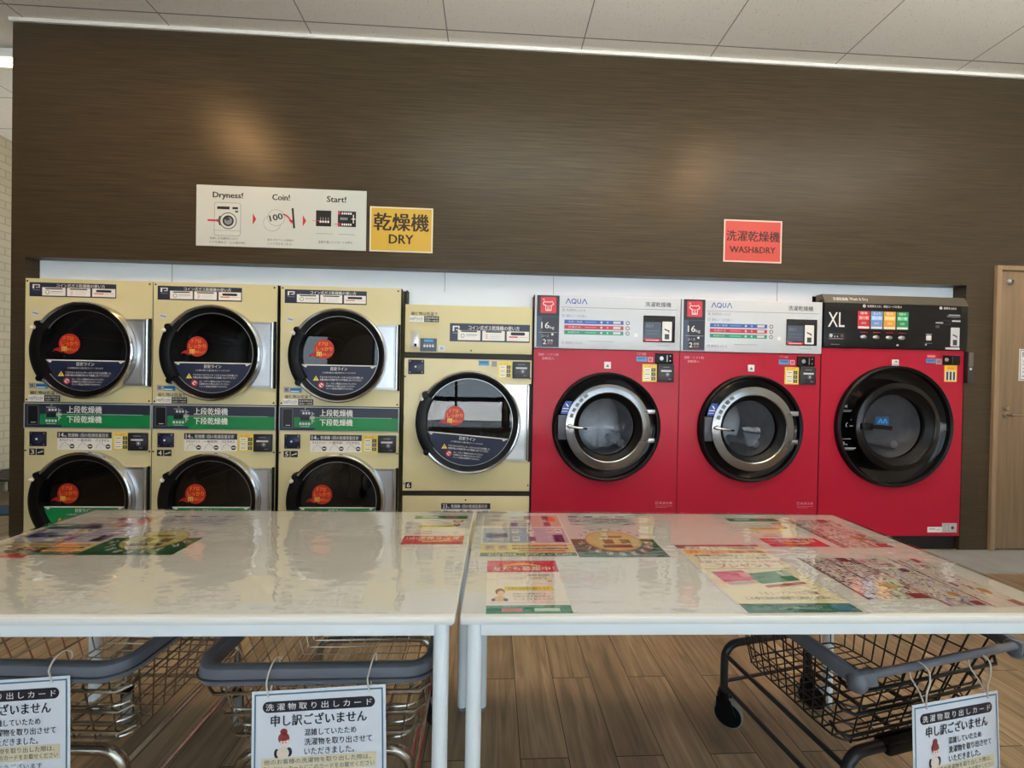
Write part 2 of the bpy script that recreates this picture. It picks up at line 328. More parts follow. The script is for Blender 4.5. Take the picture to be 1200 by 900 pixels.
# ------------------------------------------------------------------ printed sheets
_TX = {}
def glyphs(body, bold):
    k = body
    if k not in _TX:
        c = bpy.data.curves.new('lettering', 'FONT'); c.body = body; c.resolution_u = 2
        o = bpy.data.objects.new('lettering', c); COL.objects.link(o)
        me = bpy.data.meshes.new_from_object(o.evaluated_get(bpy.context.evaluated_depsgraph_get()))
        V = [(v.co.x, v.co.y) for v in me.vertices]; F = [list(p.vertices) for p in me.polygons]
        bpy.data.objects.remove(o); bpy.data.curves.remove(c); bpy.data.meshes.remove(me)
        xs = [v[0] for v in V]; ys = [v[1] for v in V]
        _TX[k] = (V, F, min(xs), max(xs), min(ys), max(ys))
    return _TX[k]
class Sheet:
    """flat print in (u, v); fn maps (u, v, height) to the part's own space"""
    def __init__(s, fn): s.b = MB(); s.fn = fn
    DL = 0.00035
    def _p(s, pts, mt, layer): s.b.add([s.fn(u, v, layer*s.DL) for u, v in pts], [tuple(range(len(pts)))], mt)
    def base(s, u0, v0, u1, v1, mt, th=0.0006):
        P = [s.fn(u, v, h) for h in (0.0, th) for u, v in ((u0, v0), (u1, v0), (u1, v1), (u0, v1))]
        s.b.add(P, [(3,2,1,0),(4,5,6,7),(0,1,5,4),(1,2,6,5),(2,3,7,6),(3,0,4,7)], mt)
    def rect(s, u0, v0, u1, v1, mt, l=3): s._p([(u0, v0), (u1, v0), (u1, v1), (u0, v1)], mt, l)
    def poly(s, pts, mt, l=3): s._p(pts, mt, l)
    def ell(s, cu, cv, ru, rv, mt, l=3, n=28, a0=0, a1=2*pi):
        s._p([(cu+ru*cos(a0+(a1-a0)*i/n), cv+rv*sin(a0+(a1-a0)*i/n)) for i in range(n if a1-a0 > 6.28 else n+1)], mt, l)
    def rring(s, cu, cv, r0, r1, mt, l=3, n=40, a0=0.0, a1=2*pi, asp=1.0):
        for i in range(n):
            a = a0+(a1-a0)*i/n; b = a0+(a1-a0)*(i+1)/n
            s._p([(cu+r0*cos(a), cv+asp*r0*sin(a)), (cu+r1*cos(a), cv+asp*r1*sin(a)), (cu+r1*cos(b), cv+asp*r1*sin(b)), (cu+r0*cos(b), cv+asp*r0*sin(b))], mt, l)
    def rrect(s, u0, v0, u1, v1, r, mt, l=3):
        P = []
        for (cx, cy, a) in ((u1-r, v0+r, -pi/2), (u1-r, v1-r, 0), (u0+r, v1-r, pi/2), (u0+r, v0+r, pi)):
            P += [(cx+r*cos(a+pi/2*i/6), cy+r*sin(a+pi/2*i/6)) for i in range(7)]
        s._p(P, mt, l)
    def frame(s, u0, v0, u1, v1, t, mt, l=3):
        s.rect(u0, v0, u1, v0+t, mt, l); s.rect(u0, v1-t, u1, v1, mt, l); s.rect(u0, v0+t, u0+t, v1-t, mt, l); s.rect(u1-t, v0+t, u1, v1-t, mt, l)
    def line(s, a, b, t, mt, l=3):
        dx, dy = b[0]-a[0], b[1]-a[1]; k = t/2/max(1e-9, math.hypot(dx, dy)); nx, ny = -dy*k, dx*k
        s._p([(a[0]+nx, a[1]+ny), (a[0]-nx, a[1]-ny), (b[0]-nx, b[1]-ny), (b[0]+nx, b[1]+ny)], mt, l)
    def text(s, body, u0, v0, u1, v1, mt, l=5, bold=0.0, rot=0.0):
        if bold > 0:      # heavier weight: the same glyphs laid again a hair to each side
            e = bold*0.75*(v1-v0)
            for q, (du, dv) in enumerate(((-e, 0), (e, 0), (0, e*.6))): s.text(body, u0+e+du, v0+dv, u1-e+du, v1-e*.6+dv, mt, l+0.3*q, 0.0, rot)
            return
        V, F, a, b, c, d = glyphs(body, bold); W, H = u1-u0, v1-v0
        if rot == 0: P = [s.fn(u0+(x-a)/(b-a)*W, v0+(y-c)/(d-c)*H, l*s.DL) for x, y in V]
        else:
            cu, cv = (u0+u1)/2, (v0+v1)/2; P = []
            for x, y in V:
                p, q = ((x-a)/(b-a)-.5)*W, ((y-c)/(d-c)-.5)*H
                P.append(s.fn(cu+p*cos(rot)-q*sin(rot), cv+p*sin(rot)+q*cos(rot), l*s.DL))
        s.b.add(P, F, mt)
    def build(s, name, parent=None, label=None): return s.b.build(name, parent, label, smooth=False)
def front(x, y, z): return lambda u, v, h: (x+u, y-h, z+v)      # print facing the room, on a front at depth y
def flat(x, y, z, a=0.0): return lambda u, v, h: (x+u*cos(a)-v*sin(a), y+u*sin(a)+v*cos(a), z+h)

WHITE = ink((236, 236, 232)); BLACK = ink((18, 18, 20)); NAVY = ink((28, 36, 64)); GREEN = ink((14, 128, 70)); REDI = ink((206, 34, 40)); YEL = ink((236, 216, 92))
ORANGE = ink((244, 150, 30)); SKYB = ink((70, 150, 200)); GREY = ink((130, 134, 140)); DGREY = ink((58, 62, 70)); PAPER = ink((240, 238, 230)); LGREY = ink((206, 208, 212))
PINK = ink((232, 176, 190)); CREAMI = ink((240, 230, 190)); BLUE = ink((44, 76, 168)); DNAVY = ink((40, 46, 66)); CRIM = ink((178, 30, 54)); SLATE = ink((66, 76, 98))

# ================================================================== THE SETTING
b = MB(); b.box(XL_-0.2, XR_+0.2, WIN_Y-0.2, 6.2, -0.1, 0.0, M_FLOOR); struct(b, 'floor')
b = MB(); b.box(XL_-0.2, XR_+0.2, WIN_Y-0.2, 6.2, ZC+0.022, ZC+0.1, M_CEIL); struct(b, 'ceiling')
# brown wall with the machine recess
NX0, NX1, NZ = -3.058, 3.432, 1.9362
b = MB()
b.box(-3.1463, NX0, D, D+0.9, 0, ZC+0.03, M_WALL)
b.box(NX0, NX1, D, D+0.9, NZ, ZC+0.03, M_WALL)
b.box(NX1, 3.68, D, D+0.9, 0, ZC+0.03, M_WALL)
b.box(3.68, 4.62, D, D+0.9, 2.06, ZC+0.03, M_WALL)
b.box(4.62, XR_+0.1, D, D+0.9, 0, ZC+0.03, M_WALL)
b.box(-3.1463, XR_+0.1, D+0.9, D+1.0, 0, ZC+0.03, M_WALL)
struct(b, 'wall_back')
b = MB(); b.box(-3.150, XR_, D-0.012, D, ZC+0.0, ZC+0.022, M_TRIMW); b.box(-3.162, -3.150, D-0.012, D+0.9, ZC, ZC+0.022, M_TRIMW); struct(b, 'trim_1')
b = MB(); b.box(2.05, XR_, 2.43, D, 0.0, 0.004, M_CONC); b.box(-3.2, 2.05, 2.43, D, 0.0, 0.004, M_CONC); struct(b, 'trim_2')
b = MB(); b.box(XL_-0.15, XL_, 2.785, 6.1, 0, ZC+0.03, M_TILE); b.box(XL_-0.15, XL_, WIN_Y, 2.785, 0, ZC+0.03, M_WALL); struct(b, 'wall_left')
b = MB(); b.box(XR_, XR_+0.15, WIN_Y, D+0.9, 0, ZC+0.03, M_PAINT); struct(b, 'wall_right')
b = MB(); b.box(XL_, -3.1463, 6.0, 6.15, 0, ZC+0.03, M_PAINT); struct(b, 'wall_far')
# storefront behind the viewer
b = MB(); xs = XL_
for (a, c, z0, z1) in WINDOWS:
    b.box(xs, a, WIN_Y-0.15, WIN_Y, 0, ZC+0.03, M_PAINT); b.box(a, c, WIN_Y-0.15, WIN_Y, 0, z0, M_PAINT); b.box(a, c, WIN_Y-0.15, WIN_Y, z1, ZC+0.03, M_PAINT); xs = c
b.box(xs, XR_, WIN_Y-0.15, WIN_Y, 0, ZC+0.03, M_PAINT); struct(b, 'wall_front')
for i, (a, c, z0, z1) in enumerate(WINDOWS):
    b = MB(); y0, y1 = WIN_Y-0.11, WIN_Y-0.04; t = 0.05
    b.box(a, c, y0, y1, z0, z0+t, M_BLACKALU); b.box(a, c, y0, y1, z1-t, z1, M_BLACKALU); b.box(a, a+t, y0, y1, z0+t, z1-t, M_BLACKALU); b.box(c-t, c, y0, y1, z0+t, z1-t, M_BLACKALU)
    n = 2 if c-a > 2 else 1
    for k in range(1, n): xm = a+(c-a)*k/n; b.box(xm-0.035, xm+0.035, y0, y1, z0+t, z1-t, M_BLACKALU)
    b.box(a+t, c-t, y0, y1, 0.86, 1.0, M_BLACKALU)
    wf = b.build('window_%d' % (i+1)); wf['kind'] = 'structure'
    g = MB(); g.box(a+t, c-t, WIN_Y-0.078, WIN_Y-0.072, z0+t, z1-t, M_WGLASS); g.build('pane', wf)
b = MB(); b.box(-40, 40, -60, WIN_Y-0.16, -0.12, -0.05, M_ASPH); struct(b, 'ground_outside')

# white filler boards above the machines, standing back in the recess
PX = [(-3.058, -2.251, 1.797), (-2.251, -1.435, 1.797), (-1.435, -0.611, 1.797), (-0.611, 0.272, 1.694), (0.272, 1.3065, 1.784), (1.3065, 2.338, 1.784), (2.338, 3.432, 1.828)]
b = MB()
for (a, c, z) in [(-3.058, -0.6135, 1.797), (-0.6135, 0.274, 1.696), (0.274, 2.338, 1.785), (2.338, 3.432, 1.845)]:
    b.box(a, c, D+0.085, D+0.105, z, NZ, M_PANEL)
for x in (-2.20, -0.35, 0.42, 2.07):
    b.box(x-0.0015, x+0.0015, D+0.0835, D+0.086, 1.80, NZ, ink((120, 124, 126)))
struct(b, 'trim_3')

# door on the right
b = MB()
b.box(3.645, 3.682, D-0.02, D+0.08, 0, 2.085, M_CASING, 0.003); b.box(4.618, 4.655, D-0.02, D+0.08, 0, 2.085, M_CASING, 0.003); b.box(3.682, 4.618, D-0.02, D+0.08, 2.052, 2.085, M_CASING, 0.003)
dr = struct(b, 'door_1')
b = MB(); b.box(3.684, 4.616, D-0.003, D+0.04, 0.012, 2.05, M_DOOR, 0.003); b.build('door_leaf', dr)
b = MB(); b.lathe([(0.0, D-0.016), (0.022, D-0.016), (0.026, D-0.006), (0.026, D-0.003)], 3.752, 1.0, M_LEVER, 24)
b.tube([(3.752, D-0.012, 1.0), (3.752, D-0.05, 1.0), (3.775, D-0.058, 1.0), (3.89, D-0.055, 0.992)], 0.009, M_LEVER, 10)
b.lathe([(0.0, D-0.02), (0.014, D-0.02), (0.017, D-0.003)], 3.752, 1.046, M_LEVER, 20); b.build('door_handle', dr)
b = MB(); b.lathe([(0.0, D-0.022), (0.012, D-0.022), (0.02, D-0.014), (0.024, D-0.003)], 3.762, 1.972, M_STEEL, 24); b.disc(3.762, 1.972, 0.008, D-0.0225, M_BLACKP, 16); b.build('door_stop', dr)
s = Sheet(front(3.851, D-0.0032, 1.25)); s.base(0, 0, 0.30, 0.233, WHITE); s.frame(0.006, 0.006, 0.294, 0.227, 0.006, GREY, 3)
for i, tx in enumerate(('関係者以外', '立入禁止', 'スタッフ')): s.text(tx, 0.025, 0.175-0.058*i, 0.27, 0.212-0.058*i, BLACK, 4, 0.02)
s.rect(0.02, 0.03, 0.27, 0.036, SKYB); tag(s.build('door_notice'), 'white notice with dark lettering stuck on the wooden door', 'sign')

# left background, past the end of the brown wall
b = MB(); b.box(-4.72, -3.25, 3.03, 3.13, 3.405, 3.466, mat('lamp_housing', (230, 230, 226), 0.4, noise=0.01), 0.004)
lt = thing('linear_ceiling_lamp', 'bright linear ceiling lamp past the left end of the brown wall', 'lamp', (0, 0, 0)); b.build('housing', lt)
b = MB(); b.box(-4.70, -3.27, 3.04, 3.12, 3.392, 3.405, mat('lit_diffuser', (255, 250, 225), 0.5, emit=9.0, noise=0), 0.003); b.build('diffuser', lt)
b = MB(); MS = mat('dark_slat_wood', (50, 44, 40), 0.5, noise=0.15, scale=6)
b.box(-4.75, -4.15, 3.66, 3.70, 0, 0.06, MS)
bn = thing('slatted_bench', 'low dark slatted bench in the passage at the left edge', 'bench', (0, 0, 0))
b = MB()
for k in range(5): b.box(-4.78, -4.20, 3.80+k*0.09, 3.865+k*0.09, 0.20, 0.225, MS, 0.003)
b.build('seat', bn)
for (x, y) in ((-4.76, 3.82), (-4.25, 3.82), (-4.76, 4.2), (-4.25, 4.2)):
    b = MB(); b.box(x, x+0.04, y, y+0.04, 0, 0.20, MS, 0.003); b.build('leg', bn)
b = MB(); b.box(-4.75, -3.5, 3.50, 3.74, 0.0, 0.012, mat('blue_mat_pile', (40, 62, 84), 0.9, noise=0.2, scale=80), 0.004)
tag(b.build('floor_mat'), 'dark blue floor mat in front of the slatted bench at the left edge', 'mat')

# ================================================================== STACKED DRYERS
Y0 = 0.0            # machine-local front plane; +y goes into the wall
def ring_door(root, cx, cz, R, navy, name='door', tilt=0.0, flat_line=-0.066):
    """round drop-glass dryer door: chrome rim, black gasket, glass with its decals, latch and hinge"""
    b = MB()
    b.lathe([(R-0.057, -0.010), (R-0.053, -0.030), (R-0.030, -0.040), (R-0.020, -0.042), (R-0.022, -0.010)], cx, cz, M_RUBBER, 72)
    d = b.build(name, root, 'black round dryer door')
    b = MB(); b.lathe([(R-0.022, -0.040), (R-0.018, -0.048), (R-0.010, -0.051), (R-0.003, -0.046), (R, -0.036), (R, -0.004)], cx, cz, M_CHROME, 72); b.build('rim', d, 'chrome rim')
    b = MB(); b.lathe([(R-0.058, -0.026), (R-0.0565, -0.029), (R-0.054, -0.029), (R-0.053, -0.026)], cx, cz, M_STEEL, 64); b.build('bead', d)
    g = R-0.052
    b = MB(); n = 48; yq = -0.014
    V = [(cx, yq, cz)]; F = []; K = 5
    for k in range(1, K+1):
        for i in range(n): a = 2*pi*i/n; V.append((cx+g*k/K*cos(a), yq-0.004*(1-(k/K)**2), cz+g*k/K*sin(a)))
    V[0] = (cx, yq-0.004, cz)
    for i in range(n): F.append((0, 1+i, 1+(i+1) % n))
    for k in range(K-1):
        for i in range(n): F.append((1+k*n+i, 1+(k+1)*n+i, 1+(k+1)*n+(i+1) % n, 1+k*n+(i+1) % n))
    b.add(V, F, M_DGLASS); b.build('glass', d, 'smoked door glass')
    # fill-line decal: chord segment with lettering
    s = Sheet(front(cx, yq-0.006, cz)); field = NAVY if navy else GREEN
    t = tilt; h = flat_line; half = math.sqrt(g*g-h*h)-0.002
    a0 = math.asin(h/g); P = []
    for i in range(33): a = pi-a0+(pi+2*a0)*i/32; P.append(((g-0.004)*cos(a), (g-0.004)*sin(a)))
    rot = lambda p: (p[0]*cos(t)-p[1]*sin(t), p[0]*sin(t)+p[1]*cos(t))
    s.poly([rot(p) for p in P], field, 1)
    l0, l1 = rot((-half+0.008, h+0.001)), rot((half-0.008, h+0.001))
    s.line(l0, l1, 0.007, WHITE, 3)
    for e, sg in ((l0, 1), (l1, -1)):
        q = rot((sg*0.03, -0.018)); q2 = rot((sg*0.04, 0)); s.poly([e, (e[0]+q[0], e[1]+q[1]), (e[0]+q2[0]*1.1, e[1]+q2[1]*1.1)], WHITE, 3)
    def tx(body, u0, v0, u1, v1, m, bold=0.0):
        c = rot(((u0+u1)/2, (v0+v1)/2)); s.text(body, c[0]-(u1-u0)/2, c[1]-(v1-v0)/2, c[0]+(u1-u0)/2, c[1]+(v1-v0)/2, m, 3, bold, t if t else 1e-6)
    tx('目安ライン', -0.055, h-0.034, 0.055, h-0.010, WHITE, 0.02)
    if h-0.06 > -g:
        tx('この線を超えた量は乾きにくくなります', -0.11, h-0.054, 0.11, h-0.043, WHITE)
        tx('アロマオイルやマッサージオイルなどの付着した', -0.125, h-0.086, 0.16, h-0.072, WHITE, 0.01); tx('衣類は発火の危険があります乾燥しないでください', -0.125, h-0.103, 0.15, h-0.089, WHITE, 0.01)
        for k in range(3): tx(('ゴム・スポンジ製品は入れないでください', '石油類の付いた物は入れないでください', 'ペット用品は使用できません')[k], -0.085, h-0.127-0.017*k, 0.115+(-0.01*k), h-0.115-0.017*k, WHITE, 0.01)
        c = rot((-0.15, h-0.088)); s.poly([(c[0]-0.02, c[1]-0.015), (c[0]+0.02, c[1]-0.015), (c[0], c[1]+0.018)], YEL, 3); s.rect(c[0]-0.002, c[1]-0.006, c[0]+0.002, c[1]+0.008, BLACK, 4)
        c = rot((-0.115, h-0.133)); s.ell(c[0], c[1], 0.021, 0.021, WHITE, 3); s.rring(c[0], c[1], 0.013, 0.021, REDI, 4); s.line((c[0]-0.012, c[1]+0.012), (c[0]+0.012, c[1]-0.012), 0.006, REDI, 4); s.ell(c[0]+0.004, c[1]-0.003, 0.006, 0.005, DGREY, 5)
    s.build('fill_line_decal', d, 'navy decal with the fill line' if navy else 'green decal with the fill line')
    # red door sticker with a hand pointing left
    s = Sheet(front(cx-0.098, yq-0.0085, cz+0.042)); RS = ink((176, 40, 32))
    s.ell(0, 0, 0.066, 0.066, RS, 1, 36)
    s.poly([(-0.045, -0.02), (-0.045, -0.06), (-0.085, -0.045), (-0.106, -0.052), (-0.095, -0.036), (-0.08, -0.028)], ink((160, 26, 34)), 2)
    s.text('ドアは', -0.036, 0.022, 0.026, 0.048, ORANGE, 3, 0.03); s.text('しっかり', -0.052, -0.012, 0.054, 0.016, ORANGE, 3, 0.03)
    s.text('閉', -0.048, -0.048, -0.016, -0.018, YEL, 3, 0.03); s.text('めましょう', -0.012, -0.044, 0.05, -0.026, ORANGE, 3, 0.03)
    s.build('door_sticker', d, 'round red and orange sticker')
    # latch on the left
    b = MB(); a0, a1 = radians(148), radians(216)
    b.lathe([(R-0.066, -0.014), (R-0.062, -0.048), (R-0.02, -0.056), (R+0.006, -0.046), (R+0.006, -0.003)], cx, cz, M_BLACKP, 24, a0, a1, True)
    for a in (a0, a1): b.lathe([(0, -0.058), (0.018, -0.056), (0.024, -0.03), (0.024, -0.003)], cx+(R-0.003)*cos(a), cz+(R-0.003)*sin(a), M_BLACKP, 20)
    b.build('latch', d, 'black latch')
    b = MB(); b.sphere((cx-R+0.036, -0.064, cz+R*0.44), 0.0135, M_TRIMW, 8); b.build('knob', d, 'white knob')
    # drum behind the glass
    b = MB(); ri = g-0.004
    b.lathe([(g+0.003, -0.004), (ri, 0.02), (ri, 0.09), (ri-0.02, 0.10), (ri-0.02, 0.50), (ri-0.06, 0.54), (0.02, 0.55), (0.0, 0.55)], cx, cz, M_DDRUM, 48)
    for k in range(3):
        a = radians(25+120*k); b.tube([(cx+(ri-0.045)*cos(a), 0.12, cz+(ri-0.045)*sin(a)), (cx+(ri-0.045)*cos(a), 0.50, cz+(ri-0.045)*sin(a))], 0.03, M_DDRUM, 8)
    b.build('drum', root, 'dark drum')
def hinge_plate(root, cx, cz, R, hz, x1):
    def arc_plate(b, r, h, xr, y0, y1, mt):
        a1 = math.asin(min(0.99, h/r)); P = [(cx+r*cos(a), cz+r*sin(a)) for a in [a1-2*a1*i/16 for i in range(17)]]+[(xr, cz-h), (xr, cz+h)]
        n = len(P); V = [(x, y0, z) for x, z in P]+[(x, y1, z) for x, z in P]
        b.add(V, [tuple(range(n)), tuple(range(2*n-1, n-1, -1))]+[(i, (i+1) % n, n+(i+1) % n, n+i) for i in range(n)], mt)
    b = MB(); arc_plate(b, R-0.012, hz, x1-0.028, -0.014, 0.0, M_STEEL); hp = b.build('hinge_plate', root, 'brushed steel hinge plate')
    b = MB(); arc_plate(b, R+0.004, hz-0.014, x1-0.042, -0.0165, -0.0135, mat('pale_steel_inset', (214, 218, 222), 0.3, 0.85, noise=0.05, scale=14)); b.build('inset', hp)
    b = MB(); b.tube([(x1-0.020, -0.016, cz-hz+0.002), (x1-0.020, -0.016, cz+hz-0.002)], 0.010, M_CHROME, 12); b.tube([(x1-0.008, -0.008, cz-hz-0.006), (x1-0.008, -0.008, cz+hz+0.006)], 0.008, M_BLACKP, 8); b.build('hinge_rod', hp)
def fixings(b, pts):
    for (x, z) in pts: b.lathe([(0, -0.003), (0.004, -0.003), (0.006, 0.0)], x, z, M_SEAM, 10)
def header_label(root, x0, x1, z0, z1, wide=False):
    s = Sheet(front(x0, -0.0005, z0)); W, H = x1-x0, z1-z0; s.base(0, 0, W, H, DNAVY)
    s.poly([(W*.035, H*.56), (W*.035, H*.86), (W*.12, H*.86), (W*.12, H*.70), (W*.105, H*.70), (W*.105, H*.79), (W*.055, H*.79), (W*.055, H*.56)], WHITE, 3); s.rect(W*.075, H*.62, W*.12, H*.67, WHITE, 3); s.rect(W*.035, H*.44, W*.12, H*.49, GREY, 3)
    a = 0.23 if wide else 0.31; s.text('コイン式ガス乾燥機の使い方', W*a, H*.65 if wide else H*.69, W*.87, H*.90 if wide else H*.94, WHITE, 3, 0.015)
    for k in range(3):
        c0 = (0.10, 0.405, 0.71)[k] if wide else (0.147, 0.432, 0.722)[k]; wd = 0.28 if wide else 0.268
        s.rect(W*c0, H*.08, W*(c0+wd), H*(.62 if wide else .66), PAPER, 3); m = c0+wd/2
        if k < 2: s.rrect(W*(m-.1), H*.53, W*(m+.1), H*.61, H*.035, DNAVY, 4)
        else: s.rrect(W*(m-.09), H*.40, W*(m+.09), H*.57, H*.08, BLACK, 4); s.rect(W*(m-.11), H*.27, W*(m+.0), H*.34, REDI, 4); s.rect(W*(m+.01), H*.28, W*(m+.12), H*.32, PINK, 4)
        if k == 0: s.rring(W*(c0+.06), H*.32, W*.018, W*.025, GREY, 4, 16); s.rect(W*(c0+.1), H*.35, W*(c0+.24), H*.39, GREY, 4); s.rect(W*(c0+.1), H*.25, W*(c0+.22), H*.28, LGREY, 4)
        if k == 1:
            for q in range(3): s.rect(W*(c0+.04), H*(.18+.1*q), W*(c0+.07), H*(.24+.1*q), PINK, 4); s.rect(W*(c0+.09), H*(.19+.1*q), W*(c0+.22), H*(.22+.1*q), LGREY, 4)
    return s.build('instruction_label', root, 'navy instruction label with three white cards')
def low_heat_label(root, x0, z0, ten='100円12分'):
    s = Sheet(front(x0, -0.0005, z0)); s.base(0, 0, 0.20, 0.040, WHITE)
    s.text('縮む物は低温で', 0.012, 0.044, 0.19, 0.068, BLACK, 1, 0.02)
    s.text(ten, 0.004, 0.006, 0.092, 0.033, DGREY, 3, 0.0); s.rect(0.10, 0.0, 0.20, 0.040, BLACK, 3)
    s.text('高温衣類全般', 0.106, 0.022, 0.194, 0.034, WHITE, 4, 0.01); s.text('20分〜40分', 0.106, 0.005, 0.194, 0.017, WHITE, 4, 0.02)
    s.build('price_label', root, 'white label with drying time')
def small_stickers(root, x0, z0):
    s = Sheet(front(x0, -0.0005, z0)); s.base(0.04, 0, 0.118, 0.034, SKYB); s.rect(0.046, 0.018, 0.112, 0.028, ink((40, 100, 150)), 3); s.rect(0.046, 0.006, 0.10, 0.012, WHITE, 3)
    s.base(0, 0.002, 0.035, 0.037, ink((112, 112, 128))); s.frame(0.003, 0.005, 0.032, 0.034, 0.003, LGREY, 3); s.build('payment_sticker', root, 'small blue sticker')
def coin_square(root, x0, x1, z0, z1):
    b = MB(); b.box(x0, x1, -0.008, 0, z0, z1, mat('navy_plate', (24, 30, 52), 0.3, noise=0.05), 0.004)
    cx, cz = (x0+x1)/2, (z0+z1)/2; b.lathe([(0, -0.0095), (0.028, -0.0095), (0.032, -0.008)], cx, cz, mat('navy_boss', (32, 42, 74), 0.3, noise=0.05), 24); b.lathe([(0, -0.0115), (0.006, -0.0115), (0.007, -0.009)], cx-0.004, cz, M_TRIMW, 12)
    for (dx, dz) in ((-1, -1), (1, -1), (1, 1), (-1, 1)): b.lathe([(0, -0.010), (0.003, -0.010), (0.004, -0.008)], cx+dx*(x1-x0)*.38, cz+dz*(z1-z0)*.38, M_STEEL, 8)
    return b.build('lint_cover', root, 'navy square cover plate')
def coin_box(root, x0, x1, z0, z1):
    b = MB(); W, H = x1-x0, z1-z0; b.box(x0, x1, -0.016, 0, z0, z1, mat('coin_box_grey', (50, 52, 56), 0.35, 0.3, noise=0.05), 0.004); cb = b.build('coin_box', root, 'dark grey coin box')
    s = Sheet(front(x0, -0.0165, z0)); s.frame(W*.05, H*.05, W*.95, H*.95, 0.003, BLACK, 0); s.rect(W*.18, H*.56, W*.82, H*.66, LGREY, 1); s.rect(W*.3, H*.80, W*.7, H*.84, GREY, 1); s.ell(W*.58, H*.42, W*.06, W*.06, LGREY, 1, 16); s.rect(W*.2, H*.34, W*.38, H*.44, DGREY, 1); s.rring(W*.58, H*.42, W*.10, W*.13, GREY, 1, 20); s.rect(W*.62, H*.14, W*.80, H*.18, GREY, 1); s.build('coin_slot', cb)
def yellow_label(root, x0, x1, z0, z1):
    s = Sheet(front(x0, -0.0005, z0)); W, H = x1-x0, z1-z0; s.base(0, 0, W, H, YEL); s.text('投入硬貨', W*.12, H*.82, W*.75, H*.95, ORANGE, 3, 0.02)
    for k in range(3):
        v = H*(.08+.25*k); s.rrect(W*.1, v, W*.58, v+H*.20, H*.03, PAPER, 3); s.rect(W*.16, v+H*.08, W*.5, v+H*.12, GREY, 4); s.rect(W*.62, v, W*.90, v+H*.20, DGREY, 3); s.ell(W*.76, v+H*.1, W*.08, W*.08, GREY, 4, 14)
    s.build('coin_label', root, 'yellow coin label')
def guide_label(root, x0, x1, z0, z1, head, items, num):
    s = Sheet(front(x0, -0.0005, z0)); W, H = x1-x0, z1-z0; s.base(0, 0, W, H, PAPER); s.rect(0, H*.66, W, H, DNAVY, 3)
    s.text(num, W*.03, H*.71, W*.12, H*.95, WHITE, 4, 0.03); s.text('kg', W*.13, H*.71, W*.17, H*.82, WHITE, 4); s.text(head, W*.20, H*.72, W*.94, H*.93, WHITE, 4, 0.01)
    for k, it in enumerate(items):
        u = W*(.02+.33*k); s.text(it, u+W*.02, H*.46, u+W*.28, H*.62, BLACK, 4, 0.01)
        rr = random.Random(k)
        P = [(u+W*.03, H*.08), (u+W*.06, H*.3), (u+W*.12, H*.42), (u+W*.2, H*.25), (u+W*.23, H*.07)]
        for q in range(4): s.line(P[q], P[q+1], 0.002, GREY, 4)
        for q in range(3): s.line((u+W*(.04+.05*q), H*.1), (u+W*(.1+.06*q), H*.32), 0.0015, LGREY, 4)
        s.ell(u+W*.255, H*.2, W*.045, W*.045, BLACK, 5, 20); s.rect(u+W*.225, H*.17, u+W*.285, H*.23, WHITE, 6)
    s.build('capacity_label', root, 'white capacity label with dark heading')
def number_label(root, digit, x0, z0):
    s = Sheet(front(x0, -0.0005, z0)); s.base(0, 0, 0.040, 0.042, BLACK); s.text(digit, 0.009, 0.006, 0.031, 0.036, WHITE, 3, 0.03)
    s.base(0.045, 0, 0.092, 0.042, BLACK); s.line((0.052, 0.014), (0.086, 0.024), 0.007, LGREY, 3); s.line((0.07, 0.022), (0.086, 0.034), 0.003, GREY, 3)
    s.build('number_label', root, 'black label with white number')

SW, SH = 0.797, 1.796
GD = 'stacked cream coin dryers'
t = thing('stacked_dryer', 'cream double-stack coin dryer number 3 at the left end of the machine row', 'dryer', (-3.052, 2.782, 0), 0, GD)
b = MB(); b.box(0, SW, 0.012, 0.80, 0, SH-0.004, M_CREAM, open_front=True); b.box(0.004, SW-0.004, 0.006, 0.012, 0.0, 0.03, M_SEAM)
b.plate_hole(0.0, SW, 0.990, SH, 0.0, 0.397, 1.330, 0.268, M_CREAM); b.plate_hole(0.0, SW, 0.05, 0.818, 0.0, 0.397, 0.355, 0.268, M_CREAM)
for (a, c) in ((0.990, SH), (0.05, 0.818)):
    b.box(0, SW, 0.0, 0.014, c-0.001, c, M_CREAM); b.box(0, SW, 0, 0.014, a, a+0.001, M_CREAM); b.box(0, 0.001, 0, 0.014, a, c, M_CREAM); b.box(SW-0.001, SW, 0, 0.014, a, c, M_CREAM)
b.box(0, SW, 0.008, 0.014, 0.0, 0.05, M_CREAM); b.box(0.0, SW, 0.006, 0.02, 0.81, 1.0, M_SEAM)
b.box(-0.0035, 0.0, 0.004, 0.03, 0, SH, M_SEAM); b.box(SW, SW+0.0035, 0.004, 0.03, 0, SH, M_SEAM)
fixings(b, [(0.012, SH-0.018), (SW-0.02, SH-0.018), (0.012, 1.005), (SW-0.016, 1.005), (0.008, 0.672), (SW-0.010, 0.672)])
b.build('cabinet', t)
s = Sheet(front(0, 0.0, 0.82)); s.base(0.0, 0.0, SW, 0.165, ink((176, 184, 182)), 0.004)
K = 12
s.rect(0.006, 0.004, SW-0.006, 0.158, DNAVY, K); s.rect(0.10, 0.022, 0.235, 0.092, GREEN, K+1); s.rect(0.235, 0.006, SW-0.006, 0.092, GREEN, K+1)
s.rrect(0.022, 0.020, 0.092, 0.150, 0.004, ink((100, 106, 112)), K+1); s.rrect(0.026, 0.024, 0.088, 0.146, 0.003, ink((22, 24, 28)), K+2); s.rect(0.045, 0.035, 0.075, 0.039, LGREY, K+3)
for k in range(4): s.rrect(0.135+0.019*k, 0.112, 0.149+0.019*k, 0.128, 0.004, LGREY if k else DGREY, K+2); 
for k in range(4): s.rrect(0.135+0.019*k, 0.040, 0.149+0.019*k, 0.056, 0.004, LGREY, K+2)
